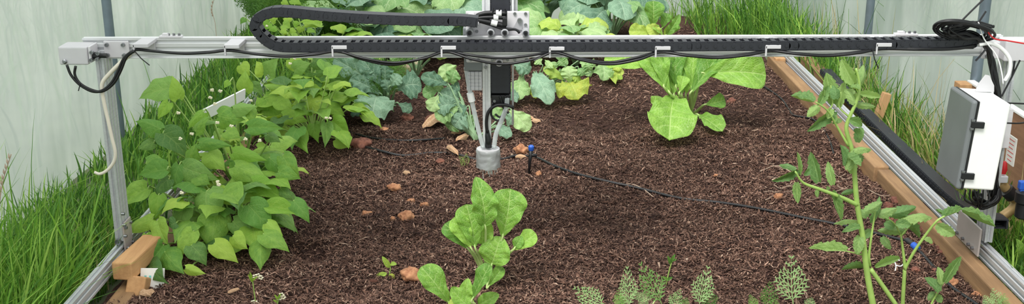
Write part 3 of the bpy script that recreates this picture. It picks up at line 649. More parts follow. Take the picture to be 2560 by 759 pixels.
def frond_mesh(seed, dense=1.0, npair=9, wk=1.0, fine=True):
    rnd = random.Random(seed); vs = []; fs = []; uv = []
    def strip(a, c, w0, w1, n):
        w0 *= wk; w1 *= wk
        d = (c-a).normalized(); s = d.cross(n).normalized(); o = len(vs); m = (a+c)/2+n*.01
        for p, w in ((a, w0), (m, (w0+w1)/2*1.2), (c, w1)):
            vs.extend([tuple(p-s*w), tuple(p+s*w)]); uv.extend([(.5, p.y), (.6, p.y)])
        fs.extend([(o, o+1, o+3, o+2), (o+2, o+3, o+5, o+4)])
    n0 = V((0, 0, 1)); bend = rnd.uniform(.05, .2)
    ax = lambda t: V((.03*math.sin(t*4+seed), t, bend*4*t*(1-t)))
    for i in range(10): strip(ax(i/10), ax((i+1)/10), .007*(1-i/12), .007*(1-(i+1)/12), n0)
    for i in range(npair):
        t = .2+.78*i/(npair-1); ln = .5*(1-((t-.2)/.85)**1.1)*(1 if t > .3 else .85)+.04
        for s in (-1, 1):
            a = ax(t+rnd.uniform(-.02, .02)); d = V((s*.85, .62+rnd.uniform(-.1, .15), rnd.uniform(-.15, .25))).normalized()
            strip(a, a+d*ln, .0055, .003, n0); m = max(2, int(6*dense*ln/.4))
            for k in range(m):
                f = (k+.6)/m
                for s2 in (-1, 1):
                    e = (d+V((-d.y, d.x, 0))*s2*.75+V((0, 0, rnd.uniform(-.2, .3)))).normalized(); q = a+d*ln*f
                    l2 = ln*.36*(1.1-f*.5); strip(q, q+e*l2, .0062, .003, n0)
                    if fine and ln > .2:
                        for s3 in (-1, 1):
                            e2 = (e+V((-e.y, e.x, 0))*s3*.7).normalized(); strip(q+e*l2*.5, q+e*l2*.5+e2*l2*.5, .005, .0025, n0)
    me = bpy.data.meshes.new('frond'); me.from_pydata(vs, [], fs); l = me.uv_layers.new(name='UVMap')
    for p in me.polygons:
        for li, vi in zip(p.loop_indices, p.vertices): l.data[li].uv = uv[vi]
    return me
FRONDS = [frond_mesh(k) for k in range(3)]; CFR = [frond_mesh(k+7, .62, 7, 2.1, False) for k in range(3)]
DEADS = [leaf_mesh('dead_leaf', pc, 18, 8, .5, .25, .10, 1.4, .02, .7, 0, 5, .6, 140+k) for k in range(3)]
_cache = {}
def leaf(root, name, me, mat, base, tip, width, n=None, parent=None, roll=0):
    key = (me.name, mat.name)
    if key not in _cache:
        m2 = me.copy(); m2.materials.clear(); m2.materials.append(mat); _cache[key] = m2
    base, tip = V(base), V(tip); y = tip-base; L = max(y.length, .004); y = y/L
    n = V(n or (0, -.75, .66)); z = n-y*n.dot(y)
    if z.length < .05: z = V((.3, -.2, 1)); z = z-y*z.dot(y)
    z.normalize(); x = y.cross(z)
    if roll: R = Matrix.Rotation(roll, 3, y); x = R @ x; z = R @ z
    o = bpy.data.objects.new(name, _cache[key]); C.objects.link(o); o.parent = parent or root
    off = root.location
    o.matrix_basis = Matrix.Translation(base-off) @ Matrix((x*width, y*L, z*(width+L)*.5)).transposed().to_4x4()
    return o
rl = random.Random(21)
# --- bean plants
def depthA(u, v): return 2.62+(690-v)*.53/470
def depthC(u, v): return 3.62+(380-v)*.5/230
def crop(ox, oy, s, *a): return [(ox+a[i]/s, oy+a[i+1]/s, ox+a[i+2]/s, oy+a[i+3]/s, a[i+4]/s) for i in range(0, len(a), 5)]
c4 = crop(280, 400, 2.1145, 500,165,548,340,165, 390,235,360,390,105, 545,290,530,490,165, 720,235,850,390,155, 640,325,780,435,95, 790,430,785,585,110, 800,390,940,488,110, 830,245,1000,290,95, 960,215,1045,335,90, 690,110,590,205,105, 740,120,910,210,110, 380,40,570,105,115, 355,25,335,180,88, 190,150,40,238,120, 245,185,222,330,90, 215,310,70,400,88, 240,320,300,450,105, 185,390,205,500,55, 270,450,165,575,90, 280,485,385,605,135, 430,375,345,525,95, 420,450,500,560,110, 540,440,670,545,105, 390,570,500,600,55, 200,545,300,655,110, 890,150,955,215,60, 650,30,840,120,115, 300,100,232,200,80, 290,50,140,80,120, 640,400,720,470,90, 340,330,300,350,80, 820,330,905,400,80, 560,160,640,240,90, 440,90,520,130,90, 880,60,1000,100,80, 700,200,770,215,80)
c3 = crop(280, 100, 2.108, 330,250,140,312,140, 350,310,315,185,75, 255,470,120,428,98, 220,540,135,575,62, 270,490,400,620,130, 560,400,705,420,115, 640,360,770,350,80, 730,360,740,445,60, 720,460,912,470,85, 510,590,600,690,105, 640,590,820,635,80, 650,630,820,740,130, 900,610,995,735,92, 460,540,640,560,70, 300,330,240,420,60, 440,480,520,400,70, 400,640,450,540,90, 180,650,330,700,120, 830,620,940,700,90, 820,500,890,540,60, 620,220,590,255,40, 480,380,400,470,70, 600,480,680,520,80, 520,630,560,600,70)
cC = crop(280, 100, 2.108, 800,300,912,440,115, 700,270,705,155,82, 830,185,880,95,95, 960,160,1050,120,80, 1040,290,1190,405,135, 1035,250,1140,180,105, 1185,325,1305,310,65, 1160,425,1255,520,98, 1130,440,1120,570,62, 980,480,1035,600,85, 820,230,950,275,60, 925,260,1020,320,80, 730,240,800,290,60, 1060,110,1165,140,70, 1090,200,1135,260,90, 870,320,960,380,80, 960,330,1035,400,90, 900,400,1040,430,80, 1060,440,1090,545,70, 1180,520,1260,565,70, 940,100,1020,180,80, 1040,85,1110,110,60, 800,180,760,110,80, 680,130,730,190,70, 880,250,850,330,70, 1110,330,1190,370,70, 930,460,900,530,80, 1150,350,1230,400,60, 1000,200,960,280,90, 880,420,840,480,70)
def bean(name, base, heroes, dep, fill, label, rx, ry, hz_, flowers=(), mats=(BEAN, BEAN, BEANY, BEAND)):
    r = thing(name, base, label, 'plant', 'bean plants'); stem = MB(); cnt = 0
    for (u0, v0, u1, v1, w) in heroes:
        y = dep(u0, v0)+rl.uniform(-.03, .03); dv = v1-v0; pm = PXM(y)
        a = P(u0, v0, y); c = P(u1, v1, y-(.40*dv*pm if dv > 0 else .1*dv*pm))
        if c.z < .012: c = G(u1, v1, .012)
        wmat = rl.choice(mats)
        leaf(r, 'leaf', rl.choice(BEANS), wmat, a, c, w*pm*1.12, (rl.uniform(-.25, .25), -.8, .62), roll=rl.uniform(-.25, .25))
        stem.tube([a, a+V((0, .05, -.015)), V((base[0]+(a.x-base[0])*.4, base[1]+(a.y-base[1])*.4, max(.02, a.z*.45))), V(base)], .0022, 5, smooth=3)
    for k in range(fill):
        th_ = rl.uniform(0, 2*PI); ph = rl.uniform(-.1, 1.25); d = V((math.cos(th_)*math.cos(ph), math.sin(th_)*math.cos(ph), math.sin(ph)))
        a = V(base)+V((d.x*rx, d.y*ry, max(.03, .07+d.z*(hz_-.07))))*rl.uniform(.5, .95)
        L = rl.uniform(.06, .10); c = a+V((d.x*.8+rl.uniform(-.3, .3), d.y*.8+rl.uniform(-.3, .3), -.45+d.z*.5)).normalized()*L
        if c.z < .012: c.z = .012
        leaf(r, 'leaf', rl.choice(BEANS), rl.choice(mats), a, c, L*rl.uniform(.75, .95), d*.6+V((0, 0, .7)), roll=rl.uniform(-.3, .3))
        if k % 3 == 0: stem.tube([a, V((base[0]+(a.x-base[0])*.5, base[1]+(a.y-base[1])*.5, max(.02, a.z*.5))), V(base)], .0022, 5, smooth=3)
    obj('stem', stem, STEM, r, smooth=True)
    for (u, v, y) in flowers:
        q = P(u, v, y); b = MB(); s = .0036
        for k in range(4):
            a = k*PI/2+rl.random(); b.lathe([(s*.3, -s*.5), (s, 0), (s*.6, s*.6)], q+V((math.cos(a)*s*.8, -.004, math.sin(a)*s*.7)), 7)
        obj('blossom', b, PETAL, r, smooth=True)
hA = [h for h in c4+c3 if h[1] > 405]; hB = [h for h in c3+c4 if h[1] <= 405]
cpx = lambda x, y: (280+x/2.108, 100+y/2.108)
bean('bean_plant', (-.77, 2.92, 0), hA, depthA, 55, 'bushy green bean plant nearest the left column, leaves touching the soil', .17, .2, .20,
     [(280+370/2.1145, 400+170/2.1145, 2.72), (280+567/2.1145, 400+127/2.1145, 2.74), (548, 460, 2.74), (280+560/2.108, 100+745/2.108, 2.72)])
bean('bean_plant', (-.82, 3.22, 0), hB, depthA, 54, 'tall green bean plant with white blossoms, just behind the nearest bean plant', .15, .24, .29,
     [(*cpx(x, y), 2.86) for x, y in ((557, 433), (632, 450), (530, 262), (573, 267), (520, 302), (352, 382), (705, 520), (362, 517), (423, 492), (545, 335), (780, 527))])
bean('bean_plant', (-.72, 3.86, 0), cC, depthC, 50, 'yellow-green bean plant at the far side of the bean patch, under the beam', .2, .22, .27,
     [(*cpx(x, y), 3.6) for x, y in ((965, 95), (940, 122), (1130, 408), (1150, 410), (735, 318))], (BEAN, BEANY, BEANY, BEANY, BEAND))
hD = crop(580, 0, 4.744, 450,270,350,360,120, 520,240,420,200,110, 600,300,700,340,130, 690,260,600,220,100, 860,300,1065,330,60, 780,300,720,250,80, 820,320,800,400,90, 520,330,430,370,90, 640,360,560,390,80, 740,350,680,400,80, 900,360,1000,390,70, 700,0,830,60,90, 600,10,680,60,70, 150,220,100,290,70, 960,250,1050,300,70)
bean('bean_plant', (-.86, 4.75, 0), hD, lambda u, v: 4.6+(80-v)*.004, 46, 'bean plant seen through the loop of the drag chain, above the beam', .28, .26, .27, [(580+345/4.744, 290/4.744, 4.5), (580+415/4.744, 305/4.744, 4.5)], (BEANY, BEANY, BEAN))
# --- generic leafy plants from listed blades
def leafy(name, base, blades, y, meshes, mats, stalkmat, label, cat, group=None, sr=.0045, tilt=.25, flat=(0, -.8, .6), stalks=True, lname='leaf', wk=1.12, jit=.03, crown=None, yfun=None, wide=None):
    r = thing(name, base, label, cat, group); base = V(base); allm = meshes
    for i, bl in enumerate(blades):
        u0, v0, u1, v1, w = bl[:5]; k = bl[5] if len(bl) > 5 else 0
        if wide: meshes = [allm[0], allm[4], allm[2]] if bl[4]*PXM(y) > wide else [allm[1], allm[3]]
        me = rl.choice(meshes); mt = mats[k % len(mats)] if len(bl) > 5 else rl.choice(mats)
        yy = y+rl.uniform(-jit, jit) if yfun is None else yfun(u0, v0); pm = PXM(yy); dv = v1-v0
        a = P(u0, v0, yy); c = P(u1, v1, yy-(.5*dv*pm if dv > 0 else tilt*dv*pm*.6))
        if c.z < .012: c = G(u1, v1, .012)
        o = leaf(r, lname, me, mt, a, c, w*pm*wk, V(flat)+V((rl.uniform(-.2, .2), 0, 0)), roll=rl.uniform(-.15, .15))
        if stalks:
            m = (a+base)/2; m.z = max(m.z, a.z*.5); d = (c-a).normalized()
            b = MB().tube([base+V((rl.uniform(-.008, .008), rl.uniform(-.008, .008), -.005)), m, a-d*.01, a+d*(c-a).length*.05], lambda t: sr*(1.1-.75*t), 8, smooth=4)
            s = obj('stalk', b, stalkmat, r, smooth=True)
    return r
cf = lambda *a: crop(1020, 420, 2.24, *a)
leafy('chard_plant', G(1190, 775), cf(225,745,72,552,135, 315,750,335,615,85, 365,725,462,535,85, 395,765,510,705,80, 340,775,240,665,90, 300,790,235,735,80, 350,790,360,735,50), 2.46, CHARDS, (CHARD, CHARDY, CHARD), CSTEM, 'young bright green chard at the bottom edge of the photo', 'plant', 'chard plants')
leafy('chard_plant', onsoil(1218, 688), cf(430,320,378,48,140, 530,375,572,112,180, 375,435,325,200,150, 330,445,203,310,105, 350,440,262,270,110, 470,535,520,380,170, 590,455,718,365,95, 455,655,532,552,62, 420,420,400,260,120, 600,440,640,380,60), 2.60, CHARDS, (CHARD,), CSTEM, 'young chard with upright leaves between the watering nozzle and the camera', 'plant', 'chard plants', jit=.015)
cb = lambda *a: crop(1300, 0, 2.0515, *a)
leafy('chard_plant', G(1722, 292), cb(790,495,765,722,215, 940,380,1262,385,180, 765,470,640,270,110, 880,470,1030,270,110, 700,350,430,305,120, 800,440,770,220,120, 880,450,900,230,110, 955,535,1052,512,70, 915,590,1040,675,85, 700,580,690,490,60, 830,480,815,350,70, 740,440,700,240,100, 850,480,850,320,80, 820,470,840,390,60, 790,480,780,400,50, 900,430,980,260,90, 760,430,730,270,90), 4.0, CHARDS, (CHARD,), CSTEM, 'large chard with broad glossy leaves in the open soil under the beam', 'plant', 'chard plants', sr=.007, jit=.04, wide=.2, tilt=.9)
cd_ = lambda *a: crop(1300, 0, 4.745, *a)
leafy('chard_plant', P(1668, 90, 5.0)-V((0, 0, P(1668, 90, 5.0).z)), cd_(1580,400,1288,370,150, 1570,300,1580,10,210, 1690,420,1580,310,75, 1740,410,1895,170,100, 1720,430,1800,285,75, 1690,330,1760,160,120, 1800,400,1860,280,110, 1640,420,1500,300,140), 5.0, CHARDS, (CHARDY, CHARDY, CHARD), CSTEM, 'yellow-green chard in front of the far end wall, above the beam', 'plant', 'chard plants')
ck = lambda *a: crop(820, 130, 3.943, *a)
leafy('brassica_plant', G(968, 270), ck(450,310,55,65,200, 530,320,330,50,170, 505,405,212,262,160, 490,440,425,685,330, 690,365,925,330,270, 700,510,825,585,100, 640,525,505,500,120, 560,300,560,130,150, 330,570,240,640,90, 620,330,720,230,120, 590,400,570,250,120, 500,250,420,120,150), 4.15, KALES, (KALE,), KSTEM, 'blue-green brassica with broad leaves left of the vertical axis', 'plant', 'brassica plants', sr=.005, wk=1.2)
b2 = ck(1250,315,1110,138,170, 1175,325,915,238,120, 1090,370,935,425,120, 1090,430,1000,580,125, 1290,490,1100,400,150, 1280,560,1055,640,190, 1270,590,1200,695,140, 1200,300,1250,180,120, 1130,300,1060,380,110)+crop(1050, 200, 2.92, 560,340,664,415,75, 660,220,800,365,110, 260,300,210,360,110, 330,250,250,340,140, 640,330,700,250,90, 400,340,330,280,110, 600,300,540,200,80, 250,180,120,210,120, 290,120,200,60,130, 340,200,230,250,130, 200,280,170,190,100, 330,300,260,330,120, 380,320,330,360,90)
leafy('brassica_plant', G(1190, 345), b2, 3.9, KALES, (KALEG, KALEG, KALE), KSTEM, 'pale green brassica directly behind the watering nozzle', 'plant', 'brassica plants', sr=.004, wk=1.3)
c5 = lambda *a: [x for x in crop(1260, 140, 3.794, *a)]
def mk(l, k): return [x+(k,) for x in l]
b3 = mk(c5(290,165,445,458,180, 90,80,250,150,150, 60,300,120,440,80), 0)+mk(c5(170,200,140,415,175, 620,245,608,92,140, 470,140,450,55,100, 520,70,610,50,80, 800,140,790,60,80, 640,240,700,200,90, 400,110,450,60,90, 720,60,830,140,100, 560,90,520,40,90, 500,160,430,200,90, 700,120,760,180,90, 350,80,300,30,90, 580,160,520,180,80), 1)+mk(c5(600,260,700,418,290, 560,225,375,108,100, 300,285,300,405,100, 640,190,720,230,80), 2)
leafy('brassica_plant', G(1330, 232), b3, 4.42, KALES, (KALE, KALEG, KALEY), KSTEM, 'brassica with yellowing outer leaves right of the vertical axis', 'plant', 'brassica plants', sr=.0035, wk=1.25)
b4 = mk(c5(930,85,945,235,165, 860,140,760,165,90, 870,100,800,60,90, 960,100,1010,180,90), 0)+mk(c5(1030,160,1140,150,90, 1040,200,1120,220,80, 1020,210,1060,265,80, 1030,130,1110,100,80), 1)
leafy('lettuce_plant', G(1500, 190), b4, 4.75, KALES+SMALL, (KALEG, CHARDY), KSTEM, 'low yellow-green lettuce under the beam, right of the yellowing brassica', 'plant', sr=.004)
# --- rosettes at the back of the bed
def rosette(u, v, y, n, size, mats, label, name='brassica_plant', group='brassica plants', meshes=KALER, hgt=1.0):
    q = P(u, v, y); base = V((q.x, y, 0)); r = thing(name, base, label, 'plant', group); sm = MB()
    for k in range(n):
        th_ = 2.4*k+rl.uniform(-.3, .3); up = .35+.6*(k/n); d = V((math.cos(th_), math.sin(th_), 0))
        a = base+d*size*.42+V((0, 0, size*(.30+.75*up)*hgt)); c = a+(d*.85+V((0, 0, rl.uniform(-.45, .35)))).normalized()*size*rl.uniform(.7, 1.0)
        leaf(r, 'leaf', rl.choice(meshes), rl.choice(mats), a, c, size*rl.uniform(.6, .85), V((0, -.35, .9))+d*.2, roll=rl.uniform(-.3, .3))
        sm.tube([base, base+d*size*.2+V((0, 0, a.z*.6)), a], .005, 6, smooth=3)
    obj('stalk', sm, KSTEM, r, smooth=True)
rosette(905, 60, 5.15, 16, .23, (KALE, KALE, KALEG), 'blue-green brassica at the back, above the drag chain at its left')
rosette(1030, 60, 5.2, 16, .24, (KALE, KALEG), 'blue-green brassica at the back, above the middle of the drag chain')
rosette(1130, 55, 5.35, 16, .25, (KALE, KALEG, KALEG), 'pale brassica at the back, just left of the carriage')
rosette(1215, 60, 5.5, 14, .24, (KALE, KALEG), 'brassica at the back, hidden behind the carriage')
rosette(1405, 55, 5.05, 18, .17, (KALEG, KALEG, KALEG, CHARDY), 'light yellow-green brassica at the back, right of the carriage')
rosette(1465, 40, 5.7, 14, .22, (KALE,), 'dusky brassica at the back between the light one and the big blue one')
rosette(1530, 40, 5.5, 16, .22, (KALE, KALE, KALEG), 'big blue-green brassica at the back, left of the yellow chard')
rosette(1330, 30, 5.7, 14, .22, (BEAN, KALEG), 'green leafy brassica at the back, behind the light yellow-green one')
rosette(1040, 165, 4.75, 12, .15, (KALE, KALEG, CHARDY), 'small brassica seen just under the beam beside the pale dead leaf')
rosette(1440, 150, 4.95, 20, .15, (KALEG, KALEG, CHARDY), 'small yellowish brassica tucked under the beam near the lettuce')
# feathery plants
def feather(u, v, y, n, size, mat, label, lean_=.4):
    q = P(u, v, y); base = V((q.x, y, 0)); r = thing('feathery_plant', base, label, 'plant', 'feathery herbs')
    for k in range(n):
        th_ = rl.uniform(0, 2*PI); d = V((math.cos(th_)*lean_, math.sin(th_)*lean_, rl.uniform(.5, 1.0))).normalized(); a = base+V((math.cos(th_)*.1*rl.random(), math.sin(th_)*.1*rl.random(), 0))
        leaf(r, 'frond', rl.choice(FRONDS), mat, a, a+d*size*rl.uniform(.7, 1.1), size*.55, V((0, -.9, .4)))
feather(790, 40, 5.5, 46, .42, FERN, 'feathery green herb growing behind the drag chain loop', .6)
feather(840, 40, 5.3, 34, .38, FERN, 'feathery green herb beside the back brassicas, above the chain', .6)
feather(735, 45, 5.75, 26, .34, FERN, 'feathery green herb nearest the left film wall at the back', .5)
feather(865, 250, 4.3, 46, .24, FERN, 'dark feathery carrot tops between the bean patch and the brassica', .8)
# ------------------------------------------------------------------ carrots at the front
cc = crop(1400, 600, 3.879, 480,640,145,470,230, 665,700,655,262,190, 1000,660,795,232,260, 940,560,690,530,100, 1050,680,1165,490,150, 1335,680,1430,270,230, 1480,690,1420,470,180, 600,690,560,490,140, 860,690,770,580,110, 1190,690,1225,560,110, 700,690,540,540,130)
def fronds(name, base, bl, y, label, mats, group='carrot seedlings'):
    r = thing(name, base, label, 'plant', group)
    for u0, v0, u1, v1, w in bl:
        yy = y+rl.uniform(-.02, .02); pm = PXM(yy); a = P(u0, v0, yy); c = P(u1, v1, yy+.02)
        leaf(r, 'frond', rl.choice(CFR), rl.choice(mats), a, c, w*pm*1.2, (rl.uniform(-.2, .2), -.9, .35))
        if (a-V(base)).length > .01: obj('stalk', MB().tube([V(base), (V(base)+a)/2+V((0, 0, .004)), a], .0014, 6), CSTEM, r, smooth=True)
fronds('carrot_plant', G(1510, 790), cc[:1]+cc[7:9]+cc[10:], 2.42, 'feathery carrot seedling leftmost in the row at the bottom edge', (CARROT, CARROT, FERN))
fronds('carrot_plant', G(1615, 790), cc[1:4], 2.43, 'feathery carrot seedling with the tall paired fronds at the bottom edge', (CARROT,))
fronds('carrot_plant', G(1730, 795), cc[4:7]+cc[9:10], 2.43, 'feathery carrot seedling right of the tall paired fronds', (CARROT, FERN))
fronds('carrot_plant', G(1905, 790), crop(1400, 600, 3.879, 1980,690,2045,410,190, 1910,690,1845,530,100, 2060,690,2110,590,90), 2.42, 'small bright carrot seedling left of the lone large frond', (FERN,))
fronds('carrot_plant', G(1982, 780), crop(1400, 600, 3.879, 2262,660,2240,172,330, 2400,690,2440,560,130), 2.46, 'carrot seedling with one large pale frond left of the tomato', (CARROT,))
fronds('carrot_plant', G(2490, 790), [(2490, 775, 2484, 722, 50), (2480, 775, 2462, 738, 34), (2500, 775, 2512, 735, 34)], 2.42, 'small carrot seedling in the bottom right corner by the board', (CARROT,))
def seedling(name, pts, y, blades, label, mat=STEM, lm_=(BEANY,), me=SMALL, petals=(), r_=.0016, group=None):
    q = P(*pts[0], y); r = thing(name, q, label, 'seedling', group)
    obj('stem', MB().tube([P(u, v, y) for u, v in pts], r_, 6, smooth=4), mat, r, smooth=True)
    for u0, v0, u1, v1, w in blades: leaf(r, 'leaf', rl.choice(me), rl.choice(lm_), P(u0, v0, y), P(u1, v1, y-.005), w*PXM(y))
    for u, v in petals:
        b = MB(); c = P(u, v, y)
        for k in range(5): b.lathe([(.001, -.001), (.0038, 0), (.001, .0015)], c+V((math.cos(k*1.256)*.004, 0, math.sin(k*1.256)*.004)), 6)
        obj('blossom', b, PETAL, r, smooth=True)
seedling('wild_seedling', ((640, 765), (636, 735), (632, 705), (628, 688)), 2.48, [(632, 705, 620, 684, 6), (632, 702, 645, 690, 6), (630, 692, 624, 678, 5)], 'thin flowering seedling standing in front of the bean plants', petals=((638, 690), (652, 693), (645, 688), (640, 756), (634, 754)))
seedling('wild_seedling', ((692, 765), (696, 748), (702, 738)), 2.46, [(696, 750, 686, 735, 6), (696, 748, 704, 732, 6), (692, 755, 682, 748, 5)], 'tiny white-flowered seedling at the bottom edge, right of the taller one', petals=((704, 736), (700, 744), (708, 742)))
seedling('wild_seedling', ((1665, 712), (1672, 680), (1679, 655)), 2.6, [(1675, 660, 1668, 638, 9), (1678, 655, 1688, 634, 9), (1678, 652, 1692, 648, 7), (1668, 700, 1655, 690, 8), (1668, 700, 1682, 692, 8)], 'single thin seedling rising above the carrot fronds', lm_=(FERN,))
seedling('wilting_seedling', ((972, 690), (976, 670), (970, 655)), 2.7, [(974, 668, 955, 640, 15), (976, 660, 992, 660, 12), (968, 684, 938, 692, 14), (974, 684, 985, 700, 18), (966, 680, 950, 698, 12)], 'wilting yellow seedling on the soil left of the brown clay lump', lm_=(CHARDY, KALEY))
# grass tuft beside nozzle
r = thing('grass_tuft', onsoil(1158, 402), 'tiny tuft of grass left of the watering nozzle', 'grass tuft')
b = MB()
for k in range(12): a = onsoil(1158, 402)+V((rl.uniform(-.012, .012), rl.uniform(-.01, .01), 0)); b.tube([a, a+V((rl.uniform(-.01, .01), 0, .02)), a+V((rl.uniform(-.02, .02), 0, rl.uniform(.025, .045)))], .0009, 5, r2=.0003)
obj('blade', b, STEM, r)
# ------------------------------------------------------------------ tomato
ct = lambda *a: crop(1960, 400, 2.115, *a); cu_ = lambda *a: crop(1900, 120, 2.3725, *a); c7 = lambda *a: crop(1850, 380, 3.45, *a)
def tomato(base, stems, blades, y, label):
    r = thing('tomato_plant', base, label, 'plant', 'tomato plants')
    for pts, r0, r1 in stems:
        obj('stem', MB().tube([P(u, v, y+d) for u, v, d in pts], r0, 10, r2=r1, smooth=5), STEM, r, smooth=True)
    for u0, v0, u1, v1, w in blades:
        yy = y+rl.uniform(-.03, .03); pm = PXM(yy); dv = v1-v0
        leaf(r, 'leaflet', rl.choice(TOMS), TOM, P(u0, v0, yy), P(u1, v1, yy-(.4*dv*pm if dv > 0 else -.02)), w*pm*.88, (rl.uniform(-.4, .4), -.75, .6), roll=rl.uniform(-.45, .45))
T1 = lambda x, y, d=0: (1960+x/2.115, 400+y/2.115, d)
T2 = lambda x, y, d=0: (1900+x/2.3725, 120+y/2.3725, d)
tomato(G(2190, 800), [
    ([(2190, 800, .0), T1(470, 759), T1(440, 600), T1(415, 400), T1(385, 220), T1(372, 60), T2(545, 600), T2(512, 480), T2(535, 400), T2(575, 310), T2(590, 220), T2(570, 120)], .0078, .0025),
    ([T1(455, 560, .01), T1(450, 500), T1(470, 350), T1(490, 220)], .0035, .0015), ([T1(458, 575, .0), T1(520, 660, .0), T1(600, 775, 0)], .005, .005),
    ([T1(392, 238), T1(300, 195, -.02), T1(180, 150, -.04), T1(100, 118, -.05), T1(60, 60, -.06)], .005, .002),
    ([T2(525, 580), T2(460, 470), T2(400, 370, -.02), T2(330, 320, -.03)], .003, .0015), ([T2(400, 370), T2(430, 330), T2(420, 220)], .002, .001), ([T1(415, 500), T1(330, 480, -.02)], .002, .0012), ([T2(545, 420), T2(470, 350), T2(480, 260)], .002, .001)],
    ct(330,480,130,465,70, 390,320,262,338,40, 400,350,305,382,48, 400,400,385,500,70, 420,570,303,580,36, 480,565,612,515,50, 470,330,505,190,60, 430,270,520,220,60, 440,300,400,260,50, 500,290,600,255,60, 460,370,400,420,50)
    + c7(490,150,270,247,78, 480,140,335,112,66, 510,195,490,-5,44, 550,200,600,150,60, 680,255,610,-5,120, 800,280,758,78,88, 490,262,500,442,85, 790,340,872,592,88, 670,325,668,392,45, 980,330,868,362,55, 770,300,750,330,40)
    + cu_(560,210,483,66,90, 590,220,612,98,70, 320,322,183,283,90, 350,340,408,222,60, 350,345,278,408,65, 440,375,277,495,70, 470,350,505,198,66, 430,330,392,145,100, 560,330,500,243,56, 590,270,718,290,50, 570,335,685,347,48, 590,245,525,230,50, 440,440,420,380,45, 530,425,605,465,66, 560,605,662,603,56, 580,560,605,470,66, 490,695,473,572,56, 520,720,555,600,66, 555,690,560,610,90, 520,640,600,700,80, 550,740,540,640,70, 500,300,560,250,60, 450,300,430,220,70, 540,290,600,320,50, 480,420,430,450,50, 420,360,400,420,50, 560,480,590,540,50),
    2.34, 'tall tomato plant with a thick hairy stem at the right of the bed')
tomato(G(2258, 790), [([(2258, 800, 0), T1(628, 759), T1(637, 600), T1(640, 575), T1(690, 480, -.01), T1(760, 380, -.02), T1(810, 320, -.03), T1(850, 295, -.03)], .0052, .002), ([T1(640, 575), T1(632, 500), T1(622, 420), T1(615, 390)], .004, .0018), ([T1(615, 390), T1(580, 330, -.02), T1(530, 300, -.02)], .0018, .001), ([T1(620, 400), T1(680, 330), T1(720, 300)], .0018, .001)],
    ct(620,310,785,305,75, 560,285,700,245,70, 640,375,492,372,56, 640,350,715,412,60, 520,405,565,472,56, 590,335,670,345,60, 700,290,780,310,50, 640,300,560,250,60, 805,342,905,395,75, 840,300,950,255,56, 940,272,1118,352,56, 740,415,785,442,40, 540,320,500,280,50, 580,360,530,330,60, 850,295,800,260,40), 2.42, 'forked tomato shoot right of the tall tomato, reaching over the board')
tomato(G(2325, 790), [([(2322, 790, 0), T1(780, 759), T1(815, 695), T1(850, 630)], .003, .0016)], ct(820,695,740,620,68, 830,655,812,562,55, 850,645,937,508,62, 800,715,835,752,50, 800,700,760,740,50), 2.42, 'small tomato shoot lowest at right, beside the drip line')
# ------------------------------------------------------------------ irrigation
def onl(pts, dz=.006): return [onsoil(u, v, dz) for u, v in pts]
cable(onl(((878, 352), (905, 362), (950, 378), (1010, 384), (1090, 380), (1150, 384), (1200, 390), (1258, 389), (1290, 384), (1318, 388), (1345, 396), (1385, 420), (1440, 442), (1500, 455), (1600, 470), (1700, 490), (1800, 503), (1900, 521), (2000, 540), (2095, 553), (2180, 572), (2260, 592))), .0048, 'drip_line', 'black drip line snaking across the soil from the stake to the tomato', BLACK, 'hose')
cable(onl(((870, 330), (930, 342), (1000, 351), (1060, 352), (1112, 344))), .004, 'drip_line', 'short black drip line behind the main line near the bean patch', BLACK, 'hose')
cable(onl(((2262, 592), (2300, 618), (2330, 648), (2380, 700), (2430, 742), (2470, 775))), .0055, 'drip_line', 'black drip line along the right board below the tomato shoot', BLACK, 'hose')
cable(onl(((1860, 200), (1900, 212), (1950, 238), (1972, 262), (1985, 285), (2030, 297), (2058, 320), (2075, 350), (2085, 375))), .0035, 'drip_line', 'thin black drip line by the right board far back', BLACK, 'hose')
dc = thing('drip_connector', onsoil(2282, 600), 'blue connector on the drip line beside the forked tomato shoot', 'hose connector')
obj('sleeve', MB().tube([onsoil(2268, 594, .008), onsoil(2284, 606, .008)], .009, 12), DARKP, dc, smooth=True, auto=40); obj('blue_ring', MB().tube([onsoil(2284, 606, .008), onsoil(2294, 613, .008)], .0095, 12), BLUE, dc, smooth=True, auto=40)
q = onsoil(1321, 428); st = thing('drip_stake', q, 'black drip stake with a blue cap pushed into the soil right of the nozzle', 'stake')
top = P(1328, 372, q.y); obj('spike', MB().tube([q+V((0, 0, -.03)), q+(top-q)*.5, top], lambda t: .003+.0045*t, 10), BLACK, st, smooth=True)
obj('cap', MB().lathe([(.007, -.008), (.0095, -.005), (.0095, .006), (.006, .010)], P(1328, 370, q.y), 14), BLUE, st, smooth=True, auto=40)
obj('side_barb', MB().tube([P(1322, 386, q.y), P(1342, 389, q.y)], .006, 10), DARKP, st, smooth=True)
